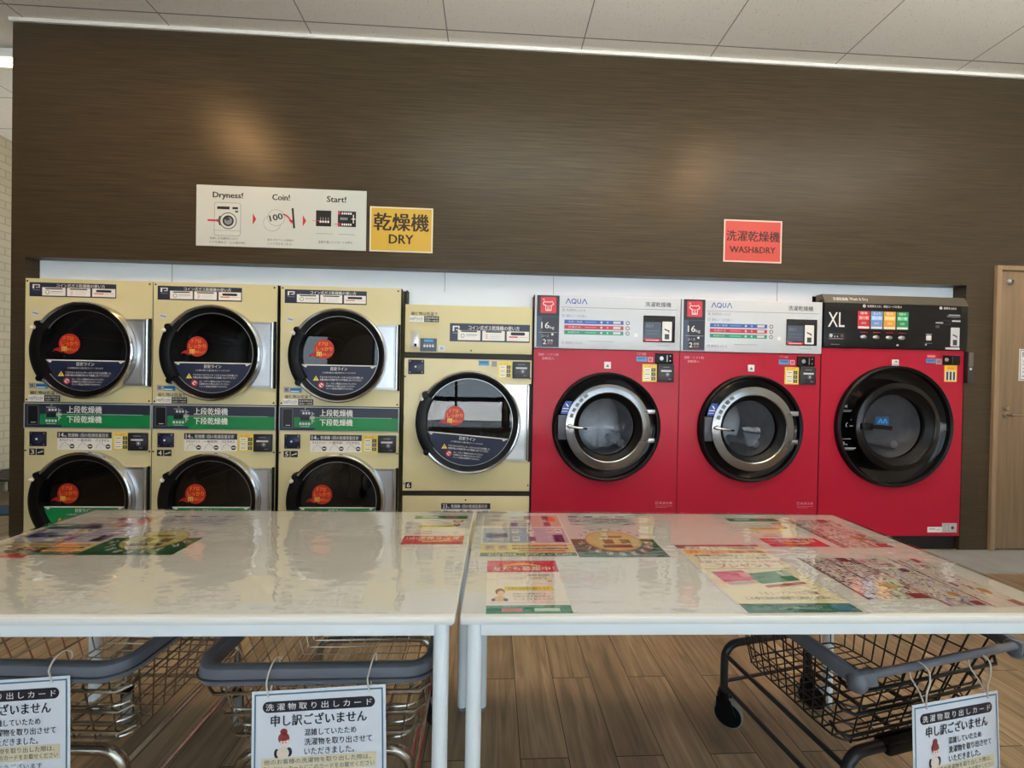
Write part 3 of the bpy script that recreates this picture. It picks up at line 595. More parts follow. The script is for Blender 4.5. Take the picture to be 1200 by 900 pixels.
s.rect(0.14, 0.07, 0.2, 0.098, ink((26, 30, 40)), K+2); s.ell(0.172, 0.150, 0.006, 0.006, GREY, K+2, 14); s.rect(0.14, 0.135, 0.2, 0.138, LGREY, K+2); s.rect(0.14, 0.028, 0.2, 0.031, LGREY, K+2)
s.text('上', 0.203, 0.097, 0.236, 0.130, WHITE, K+2, 0.01); s.text('下', 0.203, 0.050, 0.236, 0.084, WHITE, K+2, 0.01); s.rect(0.203, 0.0885, 0.236, 0.0925, WHITE, K+2)
s.text('上段乾燥機', 0.268, 0.099, 0.488, 0.147, WHITE, K+2, 0.03); s.text('下段乾燥機', 0.268, 0.036, 0.488, 0.083, WHITE, K+2, 0.03)
s.rect(0.235, 0.0915, SW-0.05, 0.0935, LGREY, K+2); s.build('control_band', t, 'navy and green control band with white lettering')
header_label(t, 0.026, 0.567, 1.678, 1.770)
s = Sheet(front(0.039, -0.0005, 1.553)); s.base(0, 0, 0.05, 0.032, LGREY); s.line((0.008, 0.02), (0.042, 0.012), 0.008, GREY, 3); s.build('caution_sticker', t)
small_stickers(t, 0.028, 1.076); low_heat_label(t, 0.023, 0.994)
ring_door(t, 0.397, 1.330, 0.318, True); hinge_plate(t, 0.397, 1.325, 0.318, 0.218, SW)
ring_door(t, 0.397, 0.355, 0.318, False, flat_line=-0.048); hinge_plate(t, 0.397, 0.350, 0.318, 0.218, SW)
coin_square(t, 0.038, 0.142, 0.700, 0.796)
guide_label(t, 0.206, 0.548, 0.678, 0.796, '乾燥機 1回の乾燥容量目安', ('タオルケット', '一般衣料', 'バスタオル'), '14')
yellow_label(t, 0.556, 0.656, 0.680, 0.795); coin_box(t, 0.660, 0.780, 0.678, 0.796)
D3 = t; D4 = copy_tree(D3); D5 = copy_tree(D3)
D4.location.x = -2.2495; D4['label'] = 'cream double-stack coin dryer number 4 between dryers 3 and 5'
D5.location.x = -1.430; D5['label'] = 'cream double-stack coin dryer number 5 beside the shorter single dryer'
for o, n in ((D3, '3'), (D4, '4'), (D5, '5')): number_label(o, n, 0.033, 0.642)

# ================================================================== SINGLE DRYER number 6
t = thing('single_dryer', 'cream coin dryer number 6 with one large door, next to the red machines', 'dryer', (-0.603, 2.782, 0)); W6, H6 = 0.868, 1.692
b = MB(); b.box(0, W6, 0.012, 0.80, 0, H6-0.004, M_CREAM, open_front=True); b.plate_hole(0, W6, 0.420, 1.326, 0, 0.446, 0.8955, 0.305, M_CREAM)
b.box(0, W6, 0, 0.014, 0.420, 0.421, M_CREAM); b.box(0, W6, 0, 0.014, 1.325, 1.326, M_CREAM)
b.box(0, W6, 0, 0.014, 1.366, H6, M_CREAM, 0.003); b.box(0, W6, 0, 0.014, 0.02, 0.384, M_CREAM, 0.003); b.box(0, W6, 0.006, 0.016, 0.37, 0.43, M_SEAM); b.box(0, W6, 0.006, 0.016, 1.32, 1.37, M_SEAM)
b.box(-0.0045, 0, 0.004, 0.03, 0, H6, M_SEAM); b.box(W6, W6+0.006, 0.004, 0.03, 0, H6, M_SEAM)
b.box(-0.006, 0.006, 0.03, 0.09, H6-0.02, H6+0.10, M_SEAM)
fixings(b, [(0.006, 1.20), (W6-0.008, 1.20), (0.43, 0.357), (W6-0.01, 0.46), (0.45, 1.385)]); b.build('cabinet', t)
header_label(t, 0.303, 0.852, 1.446, 1.570, True); low_heat_label(t, 0.028, 1.574, '100円10分')
b = MB(); b.box(0.036, 0.100, -0.006, 0, 1.392, 1.522, mat('cream_slot_plate', (206, 198, 176), 0.3, 0.2, noise=0.02), 0.003); b.box(0.054, 0.09, -0.0085, -0.005, 1.40, 1.50, mat('silver_slot', (196, 198, 200), 0.3, 0.8, noise=0.03), 0.002); b.box(0.064, 0.082, -0.0095, -0.008, 1.405, 1.425, M_BLACKP, 0.001); b.build('card_slot', t, 'silver card slot')
s = Sheet(front(0.104, 0, 1.374)); s.base(0, 0, 0.112, 0.088, SLATE, 0.003); K = 9; s.rect(0.026, 0.064, 0.088, 0.080, SKYB, K)
for k in range(4): s.rrect(0.022+0.019*k, 0.028, 0.036+0.019*k, 0.044, 0.004, LGREY, K); s.rect(0.024+0.019*k, 0.048, 0.034+0.019*k, 0.051, LGREY, K)
s.build('course_panel', t, 'slate panel with four buttons')
s = Sheet(front(0.228, -0.0005, 1.376)); s.base(0, 0, 0.044, 0.042, LGREY); s.ell(0.022, 0.02, 0.011, 0.011, ink((150, 170, 172)), 3, 18); s.build('caution_sticker', t)
coin_square(t, 0.026, 0.134, 1.218, 1.316)
s = Sheet(front(0.503, -0.0005, 1.284)); s.base(0, 0, 0.072, 0.034, SKYB); s.rect(0.008, 0.016, 0.064, 0.026, ink((40, 100, 150)), 3); s.base(0.090, -0.006, 0.125, 0.031, ink((150, 140, 140))); s.build('payment_sticker', t, 'small blue sticker')
yellow_label(t, 0.638, 0.732, 1.200, 1.312); coin_box(t, 0.737, 0.858, 1.200, 1.316)
ring_door(t, 0.446, 0.8955, 0.352, True, tilt=-0.085, flat_line=-0.092); hinge_plate(t, 0.446, 0.895, 0.352, 0.262, W6)
s = Sheet(front(0.018, -0.0005, 0.436)); s.base(0, 0, 0.042, 0.042, BLACK); s.text('6', 0.010, 0.006, 0.032, 0.036, WHITE, 3, 0.03); s.rect(-0.014, 0.028, -0.006, 0.036, BLACK, 0); s.build('number_label', t, 'black label with white number 6')
guide_label(t, 0.264, 0.600, 0.215, 0.335, '乾燥機 1回の乾燥容量目安', ('羽毛ふとん', '毛 布', 'こたつ布団'), '23')

# ================================================================== RED WASHER-DRYERS
def porthole(root, cx, cz, R, chrome=True):
    b = MB(); b.lathe([(R-0.034, -0.004), (R-0.028, -0.028), (R-0.014, -0.036), (R-0.004, -0.028), (R, 0.0)], cx, cz, M_RUBBER, 80); b.build('bezel', root, 'black round bezel')
    b = MB(); b.lathe([(R-0.033, -0.006), (R-0.06, 0.012), (R*0.52, 0.016)], cx, cz, M_BLACKG, 64); b.build('recess', root)
    k = R/0.381; dx = 0.004 if chrome else 0.008
    ro, ri = (0.300*k, 0.236*k) if chrome else (0.316*k*0.871, 0.236*k*1.0)
    ring = M_RING if chrome else mat('black_satin_ring', (8, 8, 10), 0.2, noise=0.05, spec=0.35)
    b = MB(); b.lathe([(ro, 0.014), (ro, -0.030), (ro-0.004, -0.037), (ro-0.010, -0.039), ((ro+ri)/2, -0.043), (ri+0.006, -0.046), (ri, -0.041)], cx+dx, cz, ring, 80); d = b.build('door', root, 'chrome ring door' if chrome else 'black ring door')
    gr = 0.197*k
    b = MB(); b.lathe([(ri+0.001, -0.036), (ri-0.004, -0.030), (gr+0.012, -0.010), (gr+0.006, -0.006), (gr, 0.004)], cx+dx, cz, M_RUBBER, 64); b.build('gasket', d, 'black gasket')
    b = MB(); b.lathe([(gr+0.002, -0.008), (gr-0.005, 0.01), (gr*0.93, 0.06), (gr*0.80, 0.095), (gr*0.4, 0.112), (0.0, 0.115)], cx+dx, cz, M_BOWL, 48); b.build('glass_bowl', d, 'clear bowl glass')
    b = MB(); q = gr+0.028
    b.lathe([(ri+0.01, 0.016), (q, 0.03), (q, 0.13), (q+0.02, 0.15), (q+0.02, 0.50), (q-0.02, 0.53), (0.05, 0.55), (0.0, 0.55)], cx, cz, M_DRUM, 56)
    for a in range(3):
        an = radians(80+120*a); b.tube([(cx+(q-0.015)*cos(an), 0.16, cz+(q-0.015)*sin(an)), (cx+(q-0.015)*cos(an), 0.5, cz+(q-0.015)*sin(an))], 0.03, M_DRUM, 8)
    b.build('drum', root, 'steel drum')
    return d, ro, ri, gr, dx
def washer(x0, label):
    t = thing('washer_dryer', label, 'washer-dryer', (x0, 2.782, 0), 0, 'red 16 kg washer-dryers'); W, H = 1.026, 1.782; cx, cz, R = 0.515, 0.874, 0.381
    b = MB(); b.box(0, W, 0.012, 0.80, 0, H-0.004, M_RED, open_front=True); b.plate_hole(0, W, 0.10, 1.409, 0, cx, cz, R-0.02, M_RED)
    b.box(0, W, 0, 0.014, 1.4075, 1.4085, M_RED); b.box(0, W, 0.03, 0.05, 0, 0.10, M_BLACKP); b.box(0, 0.001, 0, 0.014, 0.1, 1.409, M_RED); b.box(W-0.001, W, 0, 0.014, 0.1, 1.409, M_RED); b.box(0, W, 0, 0.014, 0.1, 0.101, M_RED)
    b.box(-0.004, 0, 0.004, 0.03, 0, H, M_SEAM); b.box(W, W+0.004, 0.004, 0.03, 0, H, M_SEAM); b.build('cabinet', t)
    b = MB(); b.box(0, W, -0.012, 0.03, 1.412, H, M_LGREY, 0.006); p = b.build('control_panel', t, 'pale grey control panel')
    yp = -0.0122
    s = Sheet(front(0, yp, 0)); AQ = ink((54, 84, 158)); K = 1
    # brand word drawn from strokes: A Q U A (A without crossbar)
    def brand(u, v, w, h, th):
        c = w/4.35
        for q in (0, 3.28): s.line((u+c*q, v), (u+c*(q+.5), v+h), th, AQ, K); s.line((u+c*(q+.5), v+h), (u+c*(q+1.0), v), th, AQ, K)
        s.rring(u+c*1.62, v+h/2, h/2-th, h/2, AQ, K, 32); s.line((u+c*1.68, v+h*.32), (u+c*2.02, v+h*.0), th, AQ, K)
        s.rect(u+c*2.28, v+h*.4, u+c*2.28+th, v+h, AQ, K); s.rect(u+c*3.05-th, v+h*.4, u+c*3.05, v+h, AQ, K); s.rring(u+c*2.665, v+h*.4, c*.385-th, c*.385, AQ, K, 20, pi, 2*pi)
    brand(0.214, 1.722, 0.150, 0.036, 0.006)
    s.text('洗濯乾燥機', 0.772, 1.716, 0.955, 1.750, DGREY, K, 0.01); s.rect(0.18, 1.6965, 1.0, 1.6995, GREY, K)
    for tx, v, wd in (('洗濯物を入れる', 1.669, 0.135), ('運転コースを選ぶ', 1.629, 0.145), ('硬貨を入れる', 1.443, 0.115)):
        s.rring(0.198, v+0.010, 0.008, 0.010, GREY, K, 20); s.text({1.669: '1', 1.629: '2', 1.443: '3'}[v], 0.195, v+0.005, 0.201, v+0.015, GREY, K); s.text(tx, 0.216, v, 0.216+wd, v+0.019, GREY, K)
    for k, c in enumerate(((52, 92, 168), (186, 44, 70), (36, 142, 110))):
        z = 1.585-0.0365*k; s.rect(0.206, z, 0.62, z+0.027, ink(c), K)
        s.text(('洗濯〜乾燥', '洗濯のみ', '乾燥のみ')[k], 0.232, z+0.008, 0.232+(0.10, 0.09, 0.08)[k], z+0.020, LGREY, K+1); s.rect(0.35, z+0.011, 0.43, z+0.016, ink(tuple(min(255, v+70) for v in c)), K+1); s.rect(0.548, z+0.006, 0.60, z+0.022, LGREY, K+1); s.ell(0.465, z+0.0135, 0.008, 0.008, LGREY, K+1, 16); s.ell(0.508, z+0.0135, 0.007, 0.007, ink(tuple(min(255, v+90) for v in c)), K+1, 16)
        s.rring(0.650, z+0.0135, 0.009, 0.014, ink(tuple(int(v*.7) for v in c)), K, 20)
    s.frame(0.632, 1.470, 0.668, 1.612, 0.0015, LGREY, K); s.rrect(0.698, 1.504, 0.722, 1.528, 0.004, WHITE, K); s.frame(0.680, 1.47, 0.742, 1.545, 0.0015, LGREY, K); s.rect(0.38, 1.466, 0.55, 1.469, GREY, K); s.rect(0.86, 1.446, 0.95, 1.449, GREY, K)
    s.build('panel_print', p)
    s = Sheet(front(0, yp, 0)); s.rrect(0.014, 1.419, 0.170, 1.782-0.006, 0.004, ink((30, 32, 40)), 0); s.rect(0.014, 1.419, 0.170, 1.632, SLATE, 1); s.rect(0.052, 1.425, 0.166, 1.628, ink((34, 38, 50)), 2)
    s.rrect(0.040, 1.654, 0.148, 1.764, 0.006, ink((206, 52, 66)), 1)
    tee = [(0.065, 1.735), (0.078, 1.728), (0.092, 1.732), (0.104, 1.728), (0.118, 1.735), (0.130, 1.716), (0.118, 1.706), (0.114, 1.710), (0.112, 1.672), (0.076, 1.672), (0.074, 1.710), (0.068, 1.706), (0.056, 1.718)]
    for q in range(len(tee)): s.line(tee[q], tee[(q+1) % len(tee)], 0.005, WHITE, 3)
    s.line((0.08, 1.705), (0.094, 1.698), 0.004, WHITE, 3); s.line((0.094, 1.698), (0.106, 1.705), 0.004, WHITE, 3); s.frame(0.085, 1.675, 0.102, 1.69, 0.003, WHITE, 3); s.ell(0.06, 1.747, 0.006, 0.006, PINK, 3, 12)
    s.text('16', 0.046, 1.548, 0.102, 1.592, WHITE, 3, 0.02); s.text('kg', 0.106, 1.540, 0.136, 1.566, WHITE, 3)
    s.rect(0.03, 1.520, 0.160, 1.522, LGREY, 3); s.text('コース', 0.046, 1.488, 0.10, 1.503, LGREY, 3); s.ell(0.124, 1.508, 0.008, 0.008, WHITE, 3, 14); s.text('2', 0.058, 1.440, 0.082, 1.474, WHITE, 3, 0.02); s.text('段階', 0.09, 1.458, 0.128, 1.473, WHITE, 3); s.text('設定', 0.09, 1.440, 0.128, 1.454, ink((226, 120, 120)), 3)
    s.build('capacity_badge', p, 'slate badge with red shirt icon')
    b = MB(); b.box(0.760, 0.985, -0.0155, -0.0115, 1.470, 1.655, mat('display_black', (24, 27, 34), 0.12, noise=0.03), 0.004); dsp = b.build('display', p, 'dark display with coin card slot')
    s = Sheet(front(0, -0.0157, 0)); s.rrect(0.894, 1.480, 0.962, 1.615, 0.006, WHITE, 1); s.line((0.91, 1.562), (0.945, 1.548), 0.009, DGREY, 2); s.line((0.93, 1.554), (0.945, 1.536), 0.004, DGREY, 2); s.rect(0.912, 1.492, 0.944, 1.528, DGREY, 2); s.rect(0.766, 1.476, 0.885, 1.492, REDI, 1); s.rect(0.78, 1.48, 0.87, 1.487, PINK, 2); s.rect(0.766, 1.498, 0.885, 1.61, ink((70, 80, 98)), 1); s.text('運転中', 0.776, 1.57, 0.83, 1.595, GREY, 2); s.rect(0.776, 1.545, 0.87, 1.551, ink((96, 108, 128)), 2); s.rect(0.776, 1.525, 0.86, 1.530, ink((96, 108, 128)), 2)
    s.build('display_print', dsp)
    s = Sheet(front(0, -0.0005, 0)); s.text('洗剤・ソフト剤', 0.030, 1.360, 0.171, 1.379, PINK, 0); s.text('自動投入', 0.058, 1.334, 0.142, 1.352, PINK, 0); s.build('detergent_print', t, 'pale lettering')
    b = MB(); b.box(0.492, 0.540, -0.006, 0, 1.279, 1.327, WHITE, 0.003); mk = b.build('indicator', t, 'small white square indicator'); s = Sheet(front(0.492, -0.0062, 1.279)); s.poly([(0.013, 0.012), (0.035, 0.012), (0.024, 0.034)], ink((90, 130, 110)), 1); s.rect(0.017, 0.018, 0.031, 0.024, DGREY, 2); s.build('indicator_print', mk)
    s = Sheet(front(0.720, -0.0005, 1.334)); s.base(0, 0, 0.075, 0.034, SKYB); s.rect(0.008, 0.016, 0.066, 0.027, ink((40, 100, 150)), 3); s.base(0.079, -0.003, 0.120, 0.034, ink((170, 90, 110))); s.frame(0.083, 0.001, 0.116, 0.030, 0.004, PINK, 3); s.text('アプリ決済', 0.004, 0.044, 0.068, 0.062, PINK, 0); s.build('payment_sticker', t, 'small blue and pink sticker')
    b = MB(); b.box(0.853, 0.980, -0.010, 0, 1.322, 1.394, M_BLACKP, 0.004); b.lathe([(0, -0.013), (0.012, -0.013), (0.015, -0.010)], 0.896, 1.358, M_STEEL, 16); b.box(0.934, 0.938, -0.0115, -0.009, 1.334, 1.382, M_STEEL); b.lathe([(0, -0.012), (0.004, -0.012), (0.005, -0.01)], 0.958, 1.375, M_STEEL, 10); b.lathe([(0, -0.012), (0.004, -0.012), (0.005, -0.01)], 0.958, 1.342, M_STEEL, 10); b.build('lock_plate', t, 'black lock plate')
    yellow_label(t, 0.765, 0.868, 1.194, 1.316); coin_box(t, 0.871, 0.987, 1.194, 1.320)
    d, ro, ri, gr, dx = porthole(t, cx, cz, R, True)
    s = Sheet(front(0, -0.004, 0))
    b = MB(); b.box(0.172, 0.232, -0.030, -0.006, 0.784, 0.955, mat('grey_lock_box', (74, 78, 88), 0.4, noise=0.05), 0.006); b.build('lock_box', t, 'grey door lock box')
    s = Sheet(front(0.186, -0.031, 0.962)); s.poly([(0.002, 0.0), (0.058, 0.0), (0.079, 0.088), (0.036, 0.088), (0.014, 0.05)], ink((34, 70, 160)), 0); s.line((0.04, 0.07), (0.055, 0.05), 0.009, WHITE, 1); s.rect(0.016, 0.034, 0.058, 0.040, WHITE, 1); s.rect(0.010, 0.016, 0.052, 0.021, LGREY, 1); s.build('caution_sticker', t, 'blue caution sticker')
    b = MB(); b.tube([(0.238, -0.050, 0.880), (0.252, -0.062, 0.878), (0.30, -0.066, 0.872), (0.336, -0.060, 0.868)], 0.010, M_CHROME, 12); b.tube([(0.330, -0.061, 0.868), (0.368, -0.058, 0.864)], 0.007, M_BLACKP, 10); b.sphere((0.252, -0.052, 0.880), 0.016, M_CHROME, 8); b.build('handle', d, 'chrome lever handle')
    for z in (0.785, 0.985):
        b = MB(); b.box(cx+ro-0.035, cx+ro+0.035, -0.034, -0.004, z-0.016, z+0.016, M_STEEL, 0.004); b.build('hinge', d, 'steel hinge')
        s = Sheet(front(cx+(ro+ri)/2-0.02, -0.0465, z)); s.ell(0.012, 0, 0.004, 0.004, DGREY, 0, 10); s.ell(0.028, 0, 0.004, 0.004, DGREY, 0, 10); s.build('hinge_screws', d)
    s = Sheet(front(0, 0, 0)); g0 = lambda a, r: (cx+dx+r*cos(a), cz+r*sin(a))
    for k in range(5):
        a = radians(127+9*k); p_ = g0(a, 0.268); s.b.add([(p_[0]+du*cos(-pi/2+a)-dv*sin(-pi/2+a), -0.0475, p_[1]+du*sin(-pi/2+a)+dv*cos(-pi/2+a)) for du, dv in ((-0.014, -0.012), (0.014, -0.012), (0.014, 0.01), (-0.014, 0.01))], [(0, 1, 2, 3)], ink((112, 112, 110)))
    s.build('rim_print', d, 'grey print on the ring')
    s = Sheet(front(0.878, -0.0005, 0.305)); s.text('高温注意', 0.024, 0.028, 0.12, 0.046, ink((224, 150, 160)), 0, 0.02); s.frame(0.0, 0.028, 0.016, 0.046, 0.002, PINK, 0); s.rect(0, 0.014, 0.12, 0.017, ink((214, 120, 130)), 0); s.rect(0, 0.004, 0.08, 0.007, ink((214, 120, 130)), 0); s.build('caution_print', t, 'pale caution lettering')
    return t
w1 = washer(0.280, 'red washer-dryer with grey top panel, next to the cream single dryer')
w2 = copy_tree(w1); w2.location.x = 1.311; w2['label'] = 'red washer-dryer with grey top panel, next to the black-topped machine'

# XL machine
t = thing('large_washer_dryer', 'large red washer-dryer with black XL top panel and black door, by the wooden door', 'washer-dryer', (2.345, 2.782, 0)); W, H = 1.078, 1.845; cx, cz, R = 0.545, 0.903, 0.440
b = MB(); b.box(0, W, 0.012, 0.80, 0.106, 1.78, M_RED, open_front=True); b.plate_hole(0, W, 0.107, 1.460, 0, cx, cz, R-0.02, M_RED); b.box(0, W, 0, 0.014, 1.459, 1.460, M_RED); b.box(0, 0.001, 0, 0.014, 0.107, 1.46, M_RED); b.box(W-0.001, W, 0, 0.014, 0.107, 1.46, M_RED); b.box(0, W, 0, 0.014, 0.107, 0.108, M_RED); b.box(-0.003, 0, 0.004, 0.03, 0, H-0.04, M_SEAM); b.build('cabinet', t)
b = MB(); b.box(0.004, W-0.004, 0.03, 0.7, 0, 0.106, mat('black_plinth', (8, 8, 9), 0.5, noise=0.05)); b.build('plinth', t, 'black plinth')
b = MB(); b.box(0.0, W+0.001, -0.018, 0.03, 1.462, 1.782, mat('black_panel', (14, 14, 17), 0.35, noise=0.05, spec=0.25), 0.004); p = b.build('control_panel', t, 'black control panel')
b = MB(); x0, x1 = 0.0, W+0.001
b.add([(x0, -0.022, 1.780), (x1, -0.022, 1.780), (x1, 0.006, H), (x0, 0.006, H), (x0, 0.06, H), (x1, 0.06, H), (x0, 0.06, 1.78), (x1, 0.06, 1.78)], [(0, 1, 2, 3), (3, 2, 5, 4), (0, 3, 4, 6), (1, 7, 5, 2), (4, 5, 7, 6), (0, 6, 7, 1)], M_BRONZE); cap = b.build('top_cap', t, 'bronze sloping top cap')
s = Sheet(lambda u, v, h: (u, -0.0224+(v-1.780)/(H-1.780)*0.028-h*0.9, v)); s.text('洗濯乾燥機', 0.067, 1.797, 0.178, 1.822, WHITE, 1, 0.01); s.text('Wash & Dry', 0.19, 1.795, 0.327, 1.822, WHITE, 1, 0.01); s.build('cap_print', cap)
s = Sheet(front(0, -0.0182, 0)); K = 1
s.text('XL', 0.028, 1.608, 0.150, 1.712, WHITE, K, -0.008)
for u, tx, x1 in ((0.294, '洗濯物を入れ、運転コースを選ぶ', 0.575), (0.870, '硬貨を入れる', 0.990)): s.ell(u, 1.762, 0.011, 0.011, WHITE, K, 20); s.text('1' if u < .5 else '2', u-0.003, 1.756, u+0.003, 1.768, BLACK, K+1); s.text(tx, u+0.022, 1.753, x1, 1.770, WHITE, K, 0.015)
for k, c in enumerate(((196, 44, 52), (112, 152, 206), (226, 158, 56), (38, 140, 88))):
    u = 0.248+0.0965*k; c_ = ink(c); s.rect(u, 1.598, u+0.090, 1.726, c_, K); s.text(('標準', '念入り', '毛布', '乾燥のみ')[k], u+0.018, 1.700, u+0.072, 1.720, WHITE, K+1, 0.01); s.rect(u+0.006, 1.664, u+0.084, 1.692, ink(tuple(min(255, v+60) for v in c)), K+1); s.text(('洗〜乾', '洗〜乾', '洗〜乾', '乾〜乾')[k], u+0.010, 1.668, u+0.080, 1.688, WHITE, K+2, 0.02); s.text(('50分', '60分', '70分', '30分')[k], u+0.028, 1.632, u+0.062, 1.650, WHITE, K+1); s.rect(u+0.004, 1.602, u+0.086, 1.616, WHITE, K+1)
    s.rect(u+0.02, 1.572, u+0.075, 1.577, ink((170, 30, 40)), K)
s.frame(0.035, 1.520, 0.148, 1.560, 0.0015, GREY, K); s.ell(0.052, 1.546, 0.012, 0.013, LGREY, K+1, 18); s.rect(0.076, 1.535, 0.084, 1.545, LGREY, K+1); s.rect(0.096, 1.535, 0.104, 1.545, LGREY, K+1); s.ell(0.132, 1.545, 0.010, 0.010, ink((130, 70, 76)), K+1, 16); s.rect(0.04, 1.5255, 0.14, 1.527, LGREY, K+1); s.rect(0.052, 1.482, 0.116, 1.486, GREY, K)
s.rect(0.760, 1.569, 0.808, 1.574, LGREY, K); s.rect(0.757, 1.505, 0.81, 1.509, GREY, K); s.rect(0.757, 1.49, 0.77, 1.502, LGREY, K)
s.rect(0.93, 1.712, 1.02, 1.716, LGREY, K); s.rect(0.92, 1.700, 1.02, 1.706, GREY, K); s.rect(0.958, 1.666, 1.022, 1.676, LGREY, K); s.rect(0.834, 1.652, 0.89, 1.660, LGREY, K); s.frame(0.86, 1.645, 0.945, 1.672, 0.001, GREY, K); s.rect(0.834, 1.618, 0.862, 1.638, ink((90, 80, 84)), K); s.rect(0.912, 1.466, 1.020, 1.480, LGREY, K)
s.rrect(0.950, 1.488, 1.018, 1.624, 0.006, LGREY, K); s.line((0.965, 1.572), (1.0, 1.558), 0.009, DGREY, K+1); s.line((0.984, 1.566), (1.0, 1.546), 0.004, DGREY, K+1); s.rect(0.968, 1.496, 1.0, 1.536, DGREY, K+1); s.ell(0.55, 1.488, 0.010, 0.007, LGREY, K, 12)
s.build('panel_print', p, 'white and coloured print')
for k in range(4):
    u = 0.293+0.0955*k; b = MB(); b.sphere((u, -0.018, 1.540), 0.026, M_STEEL, 8, (1, 0.35, 0.6)); b.build('course_button', p, 'silver oval button')
b = MB(); b.box(0.762, 0.800, -0.025, -0.017, 1.526, 1.562, WHITE, 0.005); b.build('start_button', p, 'white square button')
d, ro, ri, gr, dx = porthole(t, cx, cz, R, False)
b = MB(); b.lathe([(0.012, 0.0), (0.0, 0.0)], cx, cz, M_BLACKP, 8) if False else None
b.box(0.262, 0.345, -0.062, -0.034, 0.878, 0.930, M_BLACKP, 0.01); b.tube([(0.33, -0.060, 0.905), (0.40, -0.064, 0.902), (0.478, -0.058, 0.896)], 0.013, M_BLACKP, 12, sq=(0.008, 0.015)); b.build('handle', d, 'black lever handle')
s = Sheet(front(0.520, 0.100, 0.878)); LB = ink((70, 160, 226)); s.base(-0.006, -0.004, 0.10, 0.086, ink((40, 84, 130)), 0.0004)
for q in (0, 1): s.poly([(0.012+0.036*q, 0.036), (0.024+0.036*q, 0.036), (0.042+0.036*q, 0.072), (0.030+0.036*q, 0.072)], LB, 3); s.poly([(0.032+0.036*q, 0.072), (0.042+0.036*q, 0.072), (0.052+0.036*q, 0.036), (0.042+0.036*q, 0.036)], LB, 3)
s.rect(0.010, 0.012, 0.088, 0.022, LB, 3); s.build('glass_logo', d, 'small blue emblem')
s = Sheet(front(0, -0.013, 0)); s.text('開', 0.165, 1.035, 0.19, 1.052, LGREY, 0); s.rect(0.16, 1.012, 0.225, 1.016, GREY, 0); s.rect(0.16, 1.004, 0.215, 1.007, GREY, 0); s.rring(0.20, 0.91, 0.014, 0.017, LGREY, 0, 16, 1.8, 4.2); s.ell(0.222, 0.948, 0.003, 0.003, LGREY, 0, 8); s.rect(0.21, 0.902, 0.238, 0.905, LGREY, 0); s.text('0', 0.158, 0.765, 0.176, 0.79, WHITE, 0); s.text('kg', 0.182, 0.765, 0.198, 0.776, LGREY, 0); s.rect(0.155, 0.808, 0.225, 0.812, GREY, 0); s.rect(0.18, 0.742, 0.262, 0.747, LGREY, 0); s.rect(0.18, 0.732, 0.25, 0.736, GREY, 0); s.build('recess_print', t, 'small white print')
s = Sheet(front(0.788, -0.0005, 1.366)); s.base(0, 0, 0.072, 0.030, SKYB); s.rect(0.006, 0.012, 0.066, 0.024, ink((60, 110, 180)), 3); s.base(0.076, -0.008, 0.120, 0.032, ink((190, 160, 170))); s.rect(0.082, -0.002, 0.114, 0.026, GREY, 3); s.base(0.006, 0.036, 0.072, 0.060, ink((226, 80, 80))); s.rect(0.012, 0.044, 0.066, 0.052, PINK, 3); s.build('payment_sticker', t, 'small blue and red sticker')
b = MB(); b.box(0.915, 1.041, -0.010, 0, 1.354, 1.424, M_BLACKP, 0.004); b.lathe([(0, -0.014), (0.011, -0.014), (0.014, -0.010)], 0.935, 1.392, M_STEEL, 16); b.box(0.978, 0.982, -0.0115, -0.009, 1.362, 1.412, mat('grey_slot', (70, 70, 74), 0.4, noise=0.03)); b.build('lock_plate', t, 'black lock plate')
s = Sheet(front(0.930, -0.0005, 1.232)); s.base(0, 0, 0.096, 0.120, ink((244, 196, 60))); s.rect(0.008, 0.008, 0.088, 0.080, PAPER, 3)
for q in range(3): s.rect(0.014+0.026*q, 0.012, 0.030+0.026*q, 0.074, DGREY, 4)
s.rect(0.02, 0.092, 0.076, 0.106, ORANGE, 3); s.build('coin_label', t, 'yellow coin label')
b = MB(); b.box(0.526, 0.578, -0.006, 0, 1.342, 1.386, WHITE, 0.003); mk = b.build('indicator', t, 'small white square indicator'); s = Sheet(front(0.526, -0.0062, 1.342)); s.poly([(0.012, 0.024), (0.03, 0.036), (0.046, 0.022)], GREY, 1); s.rect(0.008, 0.004, 0.044, 0.010, GREY, 1); s.build('indicator_print', mk)
s = Sheet(front(0.481, -0.0005, 1.392)); EMB = ink((120, 24, 40)); s.text('AQUA', 0.02, 0.0, 0.13, 0.022, EMB, 0); s.build('embossed_brand', t, 'dark red lettering')
s = Sheet(front(0.832, -0.0005, 0.134)); s.base(0, 0, 0.110, 0.040, WHITE); s.rect(0.010, 0.022, 0.06, 0.028, GREY, 3); s.rect(0.070, 0.012, 0.10, 0.028, LGREY, 3); s.base(0.112, 0, 0.225, 0.068, ink((190, 190, 188))); s.frame(0.124, 0.010, 0.164, 0.058, 0.003, GREY, 3); s.ell(0.192, 0.034, 0.012, 0.012, DGREY, 3, 14); s.build('rating_label', t, 'white and silver rating label')
b = MB(); b.box(W+0.004, W+0.046, -0.026, 0.002, 1.225, 1.452, mat('dark_box', (52, 48, 46), 0.4, noise=0.05), 0.004); b.box(W+0.008, W+0.040, -0.029, -0.025, 1.345, 1.446, mat('grey_box_cover', (120, 116, 110), 0.35, 0.5, noise=0.05), 0.003); b.box(W+0.014, W+0.030, -0.029, -0.025, 1.318, 1.336, WHITE, 0.002); b.build('lock_box', t, 'slim grey lock box on the side')

